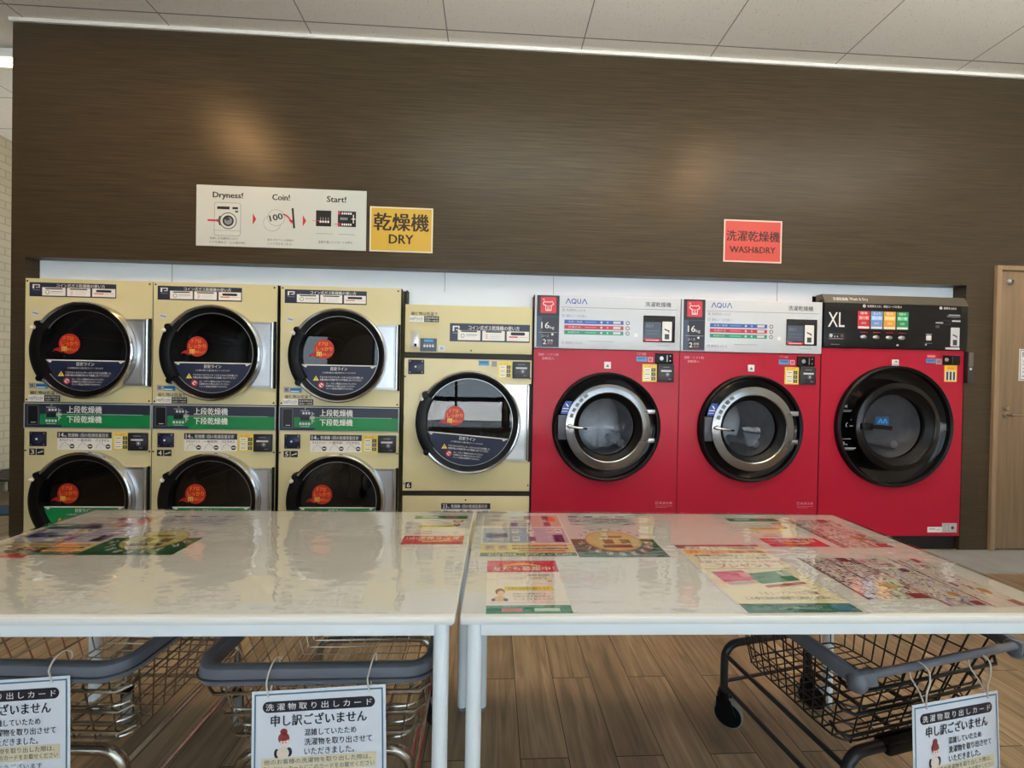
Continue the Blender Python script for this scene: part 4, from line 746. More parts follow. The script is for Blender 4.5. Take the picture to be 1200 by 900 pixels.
# ================================================================== WALL SIGNS
s = Sheet(front(-1.981, D-0.0035, 2.043)); SW_, SH_ = 1.108, 0.402; s.base(0, 0, SW_, SH_, ink((198, 202, 194)), 0.003); K = 10; Z = lambda z: z-2.043
s.text('Dryness!', 0.104, Z(2.352), 0.300, Z(2.402), BLACK, K, 0.05); s.text('Coin!', 0.488, Z(2.361), 0.604, Z(2.401), BLACK, K, 0.05); s.text('Start!', 0.845, Z(2.362), 0.974, Z(2.402), BLACK, K, 0.05)
# machine drawing
s.rrect(0.115, Z(2.112), 0.287, Z(2.333), 0.016, GREY, K); s.rrect(0.118, Z(2.115), 0.284, Z(2.330), 0.014, ink((200, 204, 196)), K+1)
s.rect(0.134, Z(2.288), 0.214, Z(2.306), BLACK, K+2); s.rect(0.232, Z(2.290), 0.268, Z(2.305), BLACK, K+2); s.rect(0.250, Z(2.270), 0.270, Z(2.280), BLACK, K+2); s.rect(0.118, Z(2.146), 0.284, Z(2.148), GREY, K+2)
s.rring(0.206, Z(2.212), 0.050, 0.055, BLACK, K+2); s.rring(0.206, Z(2.212), 0.026, 0.036, BLACK, K+3); s.ell(0.206, Z(2.212), 0.028, 0.028, GREY, K+2); s.ell(0.200, Z(2.225), 0.016, 0.012, DGREY, K+3, 16)
s.rring(0.206, Z(2.212), 0.056, 0.064, BLACK, K+2, 14, 2.6, 3.7)
def arrow(u0, v, u1, hw, mt): s.rect(u0, v-hw, u1-hw*2.2, v+hw, mt, K+4); s.poly([(u1-hw*2.4, v-hw*2.2), (u1, v), (u1-hw*2.4, v+hw*2.2)], mt, K+4)
RD = ink((200, 34, 58)); arrow(0.074, Z(2.212), 0.148, 0.006, RD)
for u in (0.364, 0.690): s.poly([(u, Z(2.192)), (u+0.022, Z(2.230)), (u, Z(2.268))], RD, K)
for (u, v) in ((0.490, 2.208), (0.515, 2.244)): s.ell(u, Z(v), 0.057, 0.055, GREY, K+(0 if u < .5 else 2), 40); s.ell(u, Z(v), 0.0545, 0.0525, ink((200, 204, 196)), K+(1 if u < .5 else 3), 40)
s.text('100', 0.472, Z(2.226), 0.560, Z(2.268), BLACK, K+5, 0.05, radians(14)); s.line((0.622, Z(2.312)), (0.634, Z(2.178)), 0.013, BLACK, K)
for q in range(8):
    a, c = q/8, (q+1)/8; P = lambda t_: (0.560+0.055*t_, Z(2.268-0.045*t_*t_)); s.line(P(a), P(c), 0.010, RD, K+5)
s.poly([(0.600, Z(2.228)), (0.622, Z(2.205)), (0.626, Z(2.236))], RD, K+5)
s.rect(0.776, Z(2.198), 0.876, Z(2.304), BLACK, K); s.rect(0.920, Z(2.200), 1.040, Z(2.304), BLACK, K)
for q in range(4): s.rrect(0.800+0.017*q, Z(2.222), 0.812+0.017*q, Z(2.236), 0.003, WHITE, K+1); s.rect(0.803+0.017*q, Z(2.240), 0.809+0.017*q, Z(2.258), GREY, K+1)
for v in (2.290, 2.216):
    for q in range(5): s.rrect(0.945+0.014*q, Z(v-0.008), 0.955+0.014*q, Z(v+0.006), 0.003, WHITE, K+1)
s.rect(0.935, Z(2.245), 0.985, Z(2.262), GREY, K+1); s.rect(1.010, Z(2.25), 1.036, Z(2.256), WHITE, K+1); s.rect(1.020, Z(2.225), 1.026, Z(2.282), WHITE, K+1)
s.rect(0.922, Z(2.28), 0.938, Z(2.30), RD, K+1); s.rect(0.922, Z(2.205), 0.938, Z(2.225), RD, K+1)
s.line((0.752, Z(2.234)), (0.800, Z(2.234)), 0.003, RD, K+2); s.poly([(0.792, Z(2.228)), (0.804, Z(2.234)), (0.792, Z(2.240))], RD, K+2); s.line((0.895, Z(2.216)), (0.93, Z(2.216)), 0.003, RD, K+2); s.line((0.895, Z(2.29)), (0.93, Z(2.29)), 0.002, PINK, K+2)
s.text('洗濯した洗濯物を入れて', 0.088, Z(2.087), 0.270, Z(2.103), DGREY, K); s.text('ドアを閉める（上の扉が例）', 0.088, Z(2.060), 0.318, Z(2.077), DGREY, K)
s.text('表示されている金額の', 0.460, Z(2.088), 0.632, Z(2.104), DGREY, K); s.text('１００円玉を入れる', 0.460, Z(2.063), 0.618, Z(2.078), DGREY, K); s.text('温度を選んでスタートを押す', 0.792, Z(2.084), 1.020, Z(2.102), DGREY, K)
for u in (0.776, 0.925): s.rect(u, Z(2.147), u+0.11, Z(2.150), GREY, K)
tag(s.build('instruction_sign'), 'long white sign with three drying steps, Dryness, Coin and Start, on brown wall', 'sign')
s = Sheet(front(-0.849, D-0.0035, 2.042)); s.base(0, 0, 0.423, 0.303, ink((222, 214, 188)), 0.003); s.rect(0.009, 0.009, 0.414, 0.294, ink((200, 164, 58)), 10); s.text('乾燥機', 0.024, 0.142, 0.398, 0.262, ink((40, 26, 20)), 11, 0.035); s.text('DRY', 0.128, 0.056, 0.294, 0.118, ink((40, 26, 20)), 11, 0.05); tag(s.build('dry_sign'), 'yellow DRY sign on the brown wall', 'sign')
s = Sheet(front(1.607, D-0.0035, 2.050)); s.base(0, 0, 0.423, 0.298, ink((224, 196, 188)), 0.003); s.rect(0.010, 0.010, 0.413, 0.288, ink((194, 72, 62)), 10); s.text('洗濯乾燥機', 0.018, 0.147, 0.408, 0.222, ink((44, 24, 28)), 11, 0.03); s.text('WASH&DRY', 0.044, 0.066, 0.378, 0.112, ink((44, 22, 28)), 11, 0.045); tag(s.build('wash_and_dry_sign'), 'red WASH&DRY sign on the brown wall', 'sign')

# recessed downlights in the ceiling, above the wall
for (x, y, e) in DOWNLIGHTS:
    b = MB(); n = 28; V = []; F = []
    prof = [(0.075, 0.021), (0.075, 0.017), (0.058, 0.015), (0.05, 0.0215)]
    for i in range(n):
        for r, z in prof: V.append((r*cos(2*pi*i/n), r*sin(2*pi*i/n), z))
    for i in range(n):
        for q in range(3): F.append((i*4+q, ((i+1) % n)*4+q, ((i+1) % n)*4+q+1, i*4+q+1))
    b.add(V, F, M_TRIMW); o = b.build('downlight'); o.location = (x, y, ZC)
    tag(o, {-2.41: 'recessed ceiling downlight nearest the stacked dryers', 2.12: 'recessed ceiling downlight in front of the red sign', 1.42: 'recessed ceiling downlight over the right table', 4.3: 'recessed ceiling downlight nearest the wooden door'}[x], 'lamp', 'wall downlights')

for i, (x, y, e) in enumerate(UPLIGHTS):  # housings and wires made up to carry the added uplights
    t = thing('added_uplight_body', ('added unseen uplight over the table joint', 'added unseen uplight over the right end of the right table')[i], 'lamp', (x, y, 0), 0, 'added ceiling uplights')
    b = MB(); b.box(-1.15, 1.15, -0.05, 0.05, 3.02, 3.07, M_TRIMW, 0.004); b.build('housing', t)
    for sx in (-0.9, 0.9):
        b = MB(); b.tube([(sx, 0, 3.07), (sx, 0, ZC+0.022)], 0.003, M_STEEL, 6); b.build('suspension_wire', t)
# ================================================================== TABLES
TW, TD, TH = 1.3435, 0.657, 0.70
def table(loc, rz, label):
    t = thing('work_table', label, 'table', loc, rz, 'white folding-size work tables')
    b = MB(); b.box(0.002, TW-0.002, 0, TD, TH-0.018, TH, M_TOP, 0.006); b.build('tabletop', t)
    i = 0.012
    for (x0, x1, y0, y1) in ((0.045, TW-0.045, i, i+0.02), (0.045, TW-0.045, TD-i-0.02, TD-i), (i, i+0.02, 0.045, TD-0.045), (TW-i-0.02, TW-i, 0.045, TD-0.045)):
        b = MB(); b.box(x0, x1, y0, y1, TH-0.046, TH-0.018, M_WMETAL, 0.002); b.build('apron', t)
    for (x, y) in ((0.032, 0.028), (TW-0.032, 0.028), (0.032, TD-0.028), (TW-0.032, TD-0.028)):
        b = MB(); b.cylz(x, y, 0.012, TH-0.018, 0.0165, M_WMETAL, 24); l = b.build('leg', t); b = MB(); b.cylz(x, y, 0, 0.014, 0.0155, mat('grey_foot', (120, 122, 124), 0.5, noise=0.03), 20); b.build('foot_cap', l, 'grey foot cap')
    return t
TA = -0.0139; J = Vector((-0.064, 0.8212, 0))
ax = Vector((cos(TA), sin(TA), 0))
tr_ = table(J+ax*0.003, TA, 'white work table on the right, in front of the red machines')
tl_ = table(J-ax*(TW+0.003), TA, 'white work table on the left, in front of the cream dryers')
def mat_sheet(t, label):
    b = MB(); b.box(0.004, TW-0.004, 0.006, TD-0.006, 0, 0.0014, M_MAT); o = b.build('clear_table_mat', smooth=False); o.location = t.location+Vector((0, 0, TH+0.0035)); o.rotation_euler = t.rotation_euler; tag(o, label, 'table mat', 'clear table mats')
mat_sheet(tr_, 'clear vinyl mat covering the right white table'); mat_sheet(tl_, 'clear vinyl mat covering the left white table')

# posters under the mats; each is drawn upright in its own frame
PZ = TH+0.0004; Sheet.DL = 0.00016
def at(x, y, a=0.0): return flat(x, y, PZ, a)
def bars(s, u0, v0, u1, v1, n, mats_, rnd, gap=0.35, l=4, br=(0.02, 0.06)):
    h = (v1-v0)/n
    for k in range(n):
        u = u0
        while u < u1:
            wd = rnd.uniform(*br); e = min(u1, u+wd); s.rect(u, v0+k*h, e, v0+(k+1-gap)*h, rnd.choice(mats_), l); u = e+rnd.uniform(0.002, 0.008)
def qr_payment(x, y, W, H, a, label):
    s = Sheet(at(x, y, a)); s.base(0, 0, W, H, PAPER, 0.0003); r = random.Random(3)
    s.rect(0, H*.935, W, H, ink((22, 96, 66)), 3); s.text('QRコード決済ご利用方法', W*.05, H*.942, W*.93, H*.993, WHITE, 4, 0.02)
    s.rect(0, H*.755, W, H*.935, ink((226, 214, 140)), 3); s.rect(W*.06, H*.84, W*.66, H*.872, ink((60, 70, 44)), 4); s.rect(W*.06, H*.785, W*.66, H*.815, ink((176, 70, 62)), 4); s.text('先にアプリを起動し読み取ります', W*.1, H*.844, W*.62, H*.868, CREAMI, 5); s.text('画面の案内に沿って操作します', W*.1, H*.789, W*.62, H*.811, CREAMI, 5)
    s.rect(W*.10, H*.893, W*.6, H*.912, REDI, 4)
    for u in (0.70, 0.84): s.rrect(W*u, H*.775, W*(u+.12), H*.90, W*.01, ink((206, 192, 156)), 4); s.rect(W*(u+.02), H*.80, W*(u+.1), H*.87, ink((180, 150, 144)), 5)
    s.rect(W*.44, H*.03, W*.98, H*.36, ink((206, 202, 192)), 3); s.rect(W*.02, H*.03, W*.40, H*.36, ink((214, 178, 166)), 3); s.rect(W*.02, H*.39, W*.40, H*.74, ink((190, 180, 204)), 3); s.rect(W*.44, H*.39, W*.98, H*.74, ink((172, 184, 208)), 3)
    for q in range(4):
        for k in range(4):
            if (q, k) in ((0, 0), (0, 1)): continue
            u = W*(.05+.1*q+(.06 if q > 1 else 0)*2.2+(.08 if q == 3 else 0)); v = H*(.06+.18*k); s.rrect(u, v, u+W*.085, v+H*.10, W*.008, r.choice((PAPER, PAPER, ink((90, 100, 150)), ink((150, 90, 130)), LGREY)), 4); s.rect(u+W*.015, v+H*.03, u+W*.07, v+H*.05, r.choice((GREY, CRIM, BLUE)), 5)
    s.rrect(W*.06, H*.56, W*.18, H*.72, W*.02, ink((70, 40, 130)), 4); s.rrect(W*.07, H*.08, W*.19, H*.22, W*.05, ink((236, 100, 40)), 4)
    s.rect(W*.70, H*.52, W*.95, H*.62, ink((52, 60, 130)), 4)
    return tag(s.build('payment_poster'), label, 'poster', 'payment instruction posters')
def qr_started(x, y, W, H, a, label):
    s = Sheet(at(x, y, a)); s.base(0, 0, W, H, ink((216, 216, 218)), 0.0003); s.rect(0, H*.635, W, H, ink((24, 92, 58)), 3)
    cx, cy = W*.5, H*.67; s.ell(cx, cy, W*.33, H*.22, ink((190, 168, 84)), 4, 40); s.ell(cx, cy, W*.31, H*.205, ink((206, 200, 134)), 5, 40); s.rring(cx, cy, W*.29, W*.30, ink((190, 120, 70)), 6, 40, 0.4, 2.7, H*.205/(W*.31))
    for u in (0.36, 0.56): s.rect(W*u-W*.06, cy-H*.02, W*u+W*.06, cy+H*.07, ink((120, 110, 60)), 6)
    s.rect(W*.32, cy+H*.09, W*.66, cy+H*.15, ink((74, 74, 50)), 6); s.rect(W*.36, cy-H*.10, W*.62, cy-H*.06, ink((130, 116, 60)), 6)
    for i, ch in enumerate('QR決済始めました'):
        an = radians(168-156*i/8); R1, R2 = W*.41, H*.275; u, v = cx+R1*cos(an), cy+R2*sin(an); s.text(ch, u-W*.035, v-H*.035, u+W*.035, v+H*.035, WHITE, 6, 0.02, (an-pi/2)*0.6)
    for i, ch in enumerate('スマホでかんたん'):
        an = radians(206+128*i/7); u, v = cx+W*.39*cos(an), cy+H*.265*sin(an); s.text(ch, u-W*.028, v-H*.022, u+W*.028, v+H*.022, DNAVY, 6, 0.02)
    r = random.Random(5); 
    for k in range(4): s.rect(W*(.1+.22*k), H*.045, W*(.22+.22*k), H*.075, r.choice((BLUE, CRIM, GREY, DNAVY)), 4)
    bars(s, W*.1, H*.12, W*.9, H*.30, 5, (GREY, LGREY, GREY), r, 0.5); s.frame(W*.05, H*.16, W*.22, H*.3, 0.002, GREY, 4)
    return tag(s.build('cashless_poster'), label, 'poster', 'green cashless payment posters')
def friends(x, y, W, H, a, label, grp=True):
    s = Sheet(at(x, y, a)); s.base(0, 0, W, H, PAPER, 0.0003); s.rect(0, H*.74, W, H, ink((206, 30, 50)), 3)
    P0 = [(W*(.22+.06*i), H*(.92-.0012*(i-4.5)**2*2.2)) for i in range(10)]
    for q in range(9): s.line((P0[q][0], P0[q][1]), (P0[q+1][0], P0[q+1][1]), H*.035, ink((244, 190, 50)), 4)
    s.text('友だち募集中！', W*.07, H*.765, W*.95, H*.86, WHITE, 5, 0.02)
    s.frame(W*.14, H*.50, W*.46, H*.71, 0.001, LGREY, 3); s.frame(W*.52, H*.50, W*.9, H*.71, 0.001, LGREY, 3); s.rect(W*.55, H*.66, W*.85, H*.68, GREY, 4); s.text('500円', W*.58, H*.58, W*.80, H*.645, ink((206, 170, 60)), 4, 0.03); s.ell(W*.83, H*.55, W*.035, H*.025, ink((236, 190, 160)), 4, 16)
    s.rrect(W*.22, H*.37, W*.85, H*.45, H*.02, ink((232, 214, 60)), 3); s.text('お得な情報をお届けします', W*.27, H*.385, W*.80, H*.435, DGREY, 4)
    for k in range(3): s.text(('お友だち登録の方法', 'お知らせを受け取る', 'クーポンを見せるだけ')[k], W*.33, H*.30-H*.045*k, W*(.74+.04*k), H*.33-H*.045*k, (DGREY, SLATE, CRIM)[k], 4)
    # staff figure: plain portrait
    s.ell(W*.17, H*.355, W*.06, H*.06, ink((120, 66, 52)), 4, 20); s.ell(W*.18, H*.325, W*.045, H*.045, ink((240, 204, 170)), 5, 20); s.ell(W*.16, H*.235, W*.075, H*.05, ink((226, 190, 130)), 4, 20); s.ell(W*.235, H*.215, W*.03, H*.025, ink((70, 44, 40)), 5, 14); s.ell(W*.085, H*.215, W*.025, H*.025, ink((70, 44, 40)), 5, 14)
    s.rect(W*.02, H*.165, W*.98, H*.172, PINK, 3); s.rect(0, 0, W, H*.125, ink((20, 128, 84)), 3); s.rect(W*.18, H*.03, W*.42, H*.08, ink((214, 110, 110)), 4); s.rect(W*.56, H*.03, W*.86, H*.08, ink((200, 226, 210)), 4); s.rect(W*.2, H*.1, W*.9, H*.112, ink((120, 190, 160)), 4)
    return tag(s.build('flyer'), label, 'flyer', 'red headed sign-up flyers')
qr_payment(0.243, 1.452, 0.270, 0.348, pi-0.0, 'payment instruction poster with green heading at the joint side of the right table')
qr_started(0.502, 1.446, 0.256, 0.350, pi, 'green and yellow cashless payment poster on the right table')
friends(-0.006, 0.830, 0.182, 0.246, 0.0, 'red-headed sign-up flyer near the front edge of the right table')
friends(1.026, 1.412, 0.182, 0.248, pi, 'red-headed sign-up flyer upside down on the right table, among the coupon sheets')
friends(-0.080, 1.434, 0.182, 0.248, pi, 'red-headed sign-up flyer upside down at the right end of the left table')
friends(-1.212, 1.350, 0.182, 0.248, pi, 'red-headed sign-up flyer cut off at the left edge of the left table')
qr_payment(-1.104, 1.430, 0.270, 0.308, pi, 'payment instruction poster with green heading on the left table')
qr_started(-0.850, 1.440, 0.252, 0.322, pi, 'green and yellow cashless payment poster on the left table')
# stamp-card poster in its clear sleeve
s = Sheet(at(0.549, 0.824)); W, H = 0.254, 0.354; s.base(0, 0, W, H, ink((238, 232, 196)), 0.0003)
s.frame(-0.008, -0.006, W+0.008, H+0.006, 0.002, ink((190, 188, 196)), 2)
s.rect(0, 0, W, H*.10, ink((20, 112, 88)), 3); s.text('全店でご利用いただけます', W*.30, H*.035, W*.70, H*.065, CREAMI, 4); s.rrect(W*.78, H*.02, W*.96, H*.08, 0.006, ink((60, 130, 170)), 4); s.rect(W*.08, H*.03, W*.25, H*.07, ink((90, 130, 120)), 4)
s.rect(0, H*.965, W, H, ink((150, 30, 50)), 3); s.rect(0, H*.93, W*.10, H*.965, ink((70, 90, 60)), 3); s.text('ポイントカード会員募集', W*.14, H*.90, W*.92, H*.955, ink((96, 60, 60)), 4, 0.01)
s.rect(W*.04, H*.83, W*.96, H*.895, ink((240, 176, 50)), 3); s.text('スタンプ集めて', W*.08, H*.838, W*.5, H*.887, ink((150, 50, 30)), 4, 0.02); s.text('お得に洗濯', W*.55, H*.838, W*.92, H*.887, ink((110, 80, 20)), 4, 0.02)
for k in range(2): s.text(('乾燥機ご利用でスタンプ１個', '１００円ごとにポイント進呈中')[k], W*.1, H*(.775-.045*k), W*.92, H*(.81-.045*k), BLACK, 4, 0.02)
s.text('全部たまると５００円分', W*.06, H*.665, W*.96, H*.705, ink((190, 40, 70)), 4, 0.02); s.text('プレゼント', W*.22, H*.585, W*.82, H*.65, ink((200, 40, 80)), 4, 0.03); s.rect(W*.04, H*.565, W*.96, H*.570, ink((150, 90, 60)), 3)
def card(u, v, w_, h_, c, an, l): 
    s._p([(u+p*cos(an)-q*sin(an), v+p*sin(an)+q*cos(an)) for p, q in ((0, 0), (w_, 0), (w_, h_), (0, h_))], ink(c), l)
card(W*.10, H*.37, W*.34, H*.15, (206, 36, 74), 0.10, 4); card(W*.12, H*.33, W*.34, H*.035, (196, 190, 176), 0.10, 4); card(W*.44, H*.34, W*.44, H*.15, (24, 132, 84), 0.16, 5); card(W*.45, H*.29, W*.44, H*.03, (180, 60, 60), 0.16, 5); card(W*.76, H*.445, W*.13, H*.07, (190, 210, 190), 0.16, 6); card(W*.34, H*.44, W*.10, H*.06, (230, 150, 160), 0.10, 6)
s.text('ＴＥＬ・アプリでご登録', W*.30, H*.205, W*.86, H*.24, ink((90, 70, 50)), 4, 0.01); s.text('この券を店内の機械でご利用ください', W*.12, H*.145, W*.90, H*.18, ink((60, 54, 40)), 4, 0.02)
tag(s.build('stamp_card_poster'), 'cream stamp-card poster with green foot and red and green cards on the right table', 'poster')
# coupon sheets with rows of small print running away from the viewer
def coupon(x, y, W, H, seed, pal, label, border):
    s = Sheet(at(x, y)); r = random.Random(seed); s.base(0, 0, W, H, ink((226, 216, 208)), 0.0003)
    n = 15; cw = W/n; pm_ = [ink(c) for c in pal]
    for k in range(n):
        v = 0.003
        if k == 0: s.rect(0, 0, cw*.55, H, ink(border), 4)
        big = r.random() < 0.25
        while v < H-0.003:
            e = min(H-0.003, v+(r.uniform(0.012, 0.04) if big else r.uniform(0.002, 0.010))); wd = .8 if big else r.uniform(.4, .8); o_ = cw*(.62 if k == 0 else .08)
            if r.random() < 0.86: s.rect(k*cw+o_, v, min(W, k*cw+o_+cw*wd), e, r.choice(pm_), 3)
            v = e+r.uniform(0.0008, 0.004)
    s.rect(W*.72, 0.004, W*.96, H*.12, ink((150, 44, 50)), 5); s.rect(W*.66, H*.88, W*.86, H-0.002, ink((140, 44, 58)), 5); s.ell(W*.7, H*.28, W*.12, H*.06, ink((206, 150, 60)), 5, 16)
    return tag(s.build('coupon_sheet'), label, 'flyer', 'coupon sheets under the right mat')
PAL = [(146, 60, 82), (190, 150, 162), (90, 82, 110), (206, 196, 198), (200, 168, 178), (112, 104, 72), (74, 66, 92), (168, 110, 128)]
coupon(1.056, 1.155, 0.170, 0.246, 11, PAL, 'crowded pink and grey coupon sheet at the far right corner of the right table', (150, 30, 50))
coupon(0.860, 0.872, 0.160, 0.216, 12, PAL, 'crowded pink and grey coupon sheet beside the stamp-card poster', (110, 40, 56))
coupon(1.020, 0.842, 0.095, 0.182, 13, [(80, 84, 140), (140, 140, 190), (214, 206, 220), (110, 90, 150), (206, 196, 150), (176, 176, 206)], 'blue and orange coupon sheet near the front right of the right table', (216, 120, 40))
coupon(1.012, 1.030, 0.085, 0.052, 14, [(206, 150, 176), (226, 190, 206), (180, 70, 100), (236, 220, 226)], 'small pink coupon sheet above the blue and orange one', (190, 90, 120))
coupon(1.120, 0.838, 0.090, 0.244, 15, [(226, 224, 226), (206, 202, 210), (236, 232, 230), (150, 60, 60), (214, 206, 190)], 'pale coupon sheet with red edge nearest the right end of the right table', (150, 50, 46))

# ================================================================== LAUNDRY CARTS
def rpath(x0, x1, y0, y1, z, r, n=6):
    P = []
    for (cx, cy, a) in ((x1-r, y0+r, -pi/2), (x1-r, y1-r, 0), (x0+r, y1-r, pi/2), (x0+r, y0+r, pi)):
        P += [(cx+r*cos(a+pi/2*i/n), cy+r*sin(a+pi/2*i/n), z) for i in range(n+1)]
    return P
def trap(wf, wb, yf, yb, z, r, n=5):
    """rounded trapezoid loop: front half-width wf at yf, back half-width wb at yb"""
    C = [(-wf, yf), (wf, yf), (wb, yb), (-wb, yb)]; P = []
    for i in range(4):
        p, c, q = Vector(C[i-1]), Vector(C[i]), Vector(C[(i+1) % 4]); a = c+(p-c).normalized()*r; e = c+(q-c).normalized()*r
        for k in range(n+1):
            t_ = k/n; m_ = a*(1-t_)**2+c*2*t_*(1-t_)+e*t_*t_; P.append((m_.x, m_.y, z))
    return P
def cart(loc, rz, label, wire, frame, chrome):
    t = thing('laundry_cart', label, 'cart', loc, rz, 'wire laundry carts'); fr = 0.0125
    ZR, ZB = (0.520, 0.298) if chrome else (0.534, 0.290)
    # local: front (towards the room) is -y; legs at y=0, rear posts at y=.42
    YB = 0.445 if chrome else 0.355; TOP = (0.252, 0.248 if chrome else 0.232, -0.055, YB); BOT = (0.208, 0.190, 0.008, YB-0.03)
    def lvl(k): return [TOP[i]*k+BOT[i]*(1-k) for i in range(4)]
    b = MB(); zz = lambda k: ZB+0.008+(ZR-0.012-ZB-0.008)*k
    for k in (0.0, 0.25, 0.5, 0.75, 1.0):
        L_ = lvl(k); b.tube(trap(L_[0], L_[1], L_[2], L_[3], zz(k), 0.05), 0.0026, wire, 6, closed=True)
    # uprights bend over the floor of the basket
    NX, NY = 8, 11
    for i in range(NX):
        f_ = -0.86+1.72*i/(NX-1); a = lvl(1.0); c = lvl(0.0)
        b.tube([(f_*a[0], a[2], zz(1)), (f_*c[0], c[2], zz(0)-0.003), (f_*c[1], c[3], zz(0)-0.003), (f_*a[1], a[3], zz(1))], 0.0022, wire, 5)
    for i in range(NY):
        g_ = 0.08+0.84*i/(NY-1); a = lvl(1.0); c = lvl(0.0)
        wa, wc = a[0]+(a[1]-a[0])*g_, c[0]+(c[1]-c[0])*g_; ya, yc = a[2]+(a[3]-a[2])*g_, c[2]+(c[3]-c[2])*g_
        b.tube([(-wa, ya, zz(1)), (-wc, yc, zz(0)), (wc, yc, zz(0)), (wa, ya, zz(1))], 0.0022, wire, 5)
    for k in range(3):
        q_ = (0.13, 0.46, 0.77)[k]; z_ = zz(q_); L_ = lvl(q_)
        b.tube([(-L_[0]-0.004, L_[2]+0.03, z_+0.012), (-L_[0]-0.010, L_[2]+0.008, z_+0.006), (-L_[0]+0.012, L_[2]-0.006, z_), (L_[0]-0.012, L_[2]-0.006, z_), (L_[0]+0.010, L_[2]+0.008, z_+0.006), (L_[0]+0.004, L_[2]+0.03, z_+0.012)], 0.0042, wire, 6)
    b.build('basket', t, 'chrome wire basket' if chrome else 'black wire basket')
    b = MB()
    if chrome:
        b.tube(trap(0.256, 0.256, -0.066, 0.46, ZR, 0.055, 8), 0.016, M_BUMP, 12, closed=True, sq=(0.014, 0.0205))
        b.tube(trap(0.2715, 0.2715, -0.0815, 0.4755, ZR-0.004, 0.067, 8), 0.002, mat('dark_groove', (46, 50, 58), 0.5, noise=0.05), 6, closed=True)
    else:
        b.tube(trap(0.275, 0.245, -0.074, 0.362, ZR, 0.04, 8), 0.0088, M_BUMP, 12, closed=True)
        for sx in (-1, 1):
            b.tube([(sx*0.268, 0.20, ZR+0.002), (sx*0.271, 0.06, ZR), (sx*0.274, -0.035, ZR-0.006), (sx*0.266, -0.067, ZR-0.010), (sx*0.235, -0.076, ZR-0.003)], 0.016, M_BUMP, 12, sq=(0.013, 0.017)); b.sphere((sx*0.266, -0.064, ZR-0.017), 0.021, M_BUMP, 8, (1, 1, 1.25))
    b.build('bumper', t, 'grey bumper rail')
    # frame: an inverted U at each end, rails along the sides
    RW = 0.19 if chrome else 0.184
    def inv_u(y, w_, z0):
        r = 0.05; P = [(-w_, y, z0), (-w_, y, ZB-0.012-r)]
        P += [(-w_+r-r*cos(pi/2*i/5), y, ZB-0.012-r+r*sin(pi/2*i/5)) for i in range(1, 6)]
        P += [(w_-r+r*sin(pi/2*i/5), y, ZB-0.012-r+r*cos(pi/2*i/5)) for i in range(0, 6)]
        return P+[(w_, y, z0)]
    for (y, w_, nm) in ((0.0, 0.203, 'front_frame'), (0.42, RW, 'rear_frame')):
        b = MB(); b.tube(inv_u(y, w_, 0.115), fr, frame, 12); b.build(nm, t)
    for sx in (-1, 1):
        for z in (0.135, 0.245):
            b = MB(); b.tube([(sx*0.203, 0.0, z), (sx*RW, 0.42, z)], 0.0075, frame, 8); b.build('side_rail', t)
    b = MB(); b.tube([(-RW, 0.42, 0.150), (RW, 0.42, 0.150)], 0.006, frame, 8); b.build('cross_bar', t)
    if not chrome:
        b = MB(); b.box(-0.09, 0.07, -0.02, 0.02, ZB-0.028, ZB+0.004, M_BLACKP, 0.008); b.build('latch_block', t, 'black block under the basket')
    for (x, y, an) in ((-0.203, 0.0, 0.5), (0.203, 0.0, 0.3), (-RW, 0.42, 0.75), (RW, 0.42, 0.6)):
        dx, dy = -0.028*cos(an)*0.7, 0.030*sin(an)+0.01; c = Vector((x+dx, y-dy+0.02, 0.047))
        ca = Matrix.Rotation(an, 4, 'Z')
        b = MB(); b.cylz(x, y, 0.088, 0.118, 0.018, M_BLACKP, 16); bm_ = MB()
        for q in (-1, 1):
            P = [(q*0.013, -0.038, 0.050), (q*0.013, -0.012, 0.020), (q*0.013, 0.022, 0.040), (q*0.013, 0.022, 0.098), (q*0.013, -0.022, 0.098)]
            A = [Matrix.Rotation(an, 3, 'Z') @ Vector(p) for p in P]; B_ = [Matrix.Rotation(an, 3, 'Z') @ Vector((p[0]+q*0.004, p[1], p[2])) for p in P]
            o_ = Vector((x, y, 0)); n5 = 5; b.add([v+o_ for v in A]+[v+o_ for v in B_], [tuple(range(5)), tuple(range(9, 4, -1))]+[(i, (i+1) % 5, 5+(i+1) % 5, 5+i) for i in range(5)], M_BLACKP)
        cs = b.build('caster', t, 'black caster')
        def wheel(prof, mt, nm, parent, lab):
            wb_ = MB(); n = 28; V = []; F = []; P_ = len(prof)
            for i in range(n):
                a_ = 2*pi*i/n
                for r_, h_ in prof: V.append(Matrix.Rotation(an, 3, 'Z') @ Vector((h_, -0.014+r_*cos(a_), 0.0467+r_*sin(a_)))+Vector((x, y, 0)))
            for i in range(n):
                for q in range(P_-1): F.append((i*P_+q, ((i+1) % n)*P_+q, ((i+1) % n)*P_+q+1, i*P_+q+1))
            wb_.add(V, F, mt); wb_.build(nm, parent, lab)
        wheel([(0.038, -0.013), (0.043, -0.013), (0.0465, -0.009), (0.0465, 0.009), (0.043, 0.013), (0.038, 0.013)], M_TYRE, 'tyre', cs, 'grey tyre')
        wheel([(0.0, -0.016), (0.006, -0.016), (0.008, -0.0135), (0.041, -0.0135), (0.041, 0.0135), (0.008, 0.0135), (0.006, 0.016), (0.0, 0.016)], M_BLACKP, 'hub', cs, 'black hub disc')
    return t
C1 = cart((-1.068, 1.010, 0), radians(-3), 'chrome wire laundry cart half cut off at the left edge, under the left table', M_WIREC, M_WIREC, True)
C2 = cart((-0.388, 0.985, 0), radians(0), 'chrome wire laundry cart with grey bumper under the left table, near the table joint', M_WIREC, M_WIREC, True)
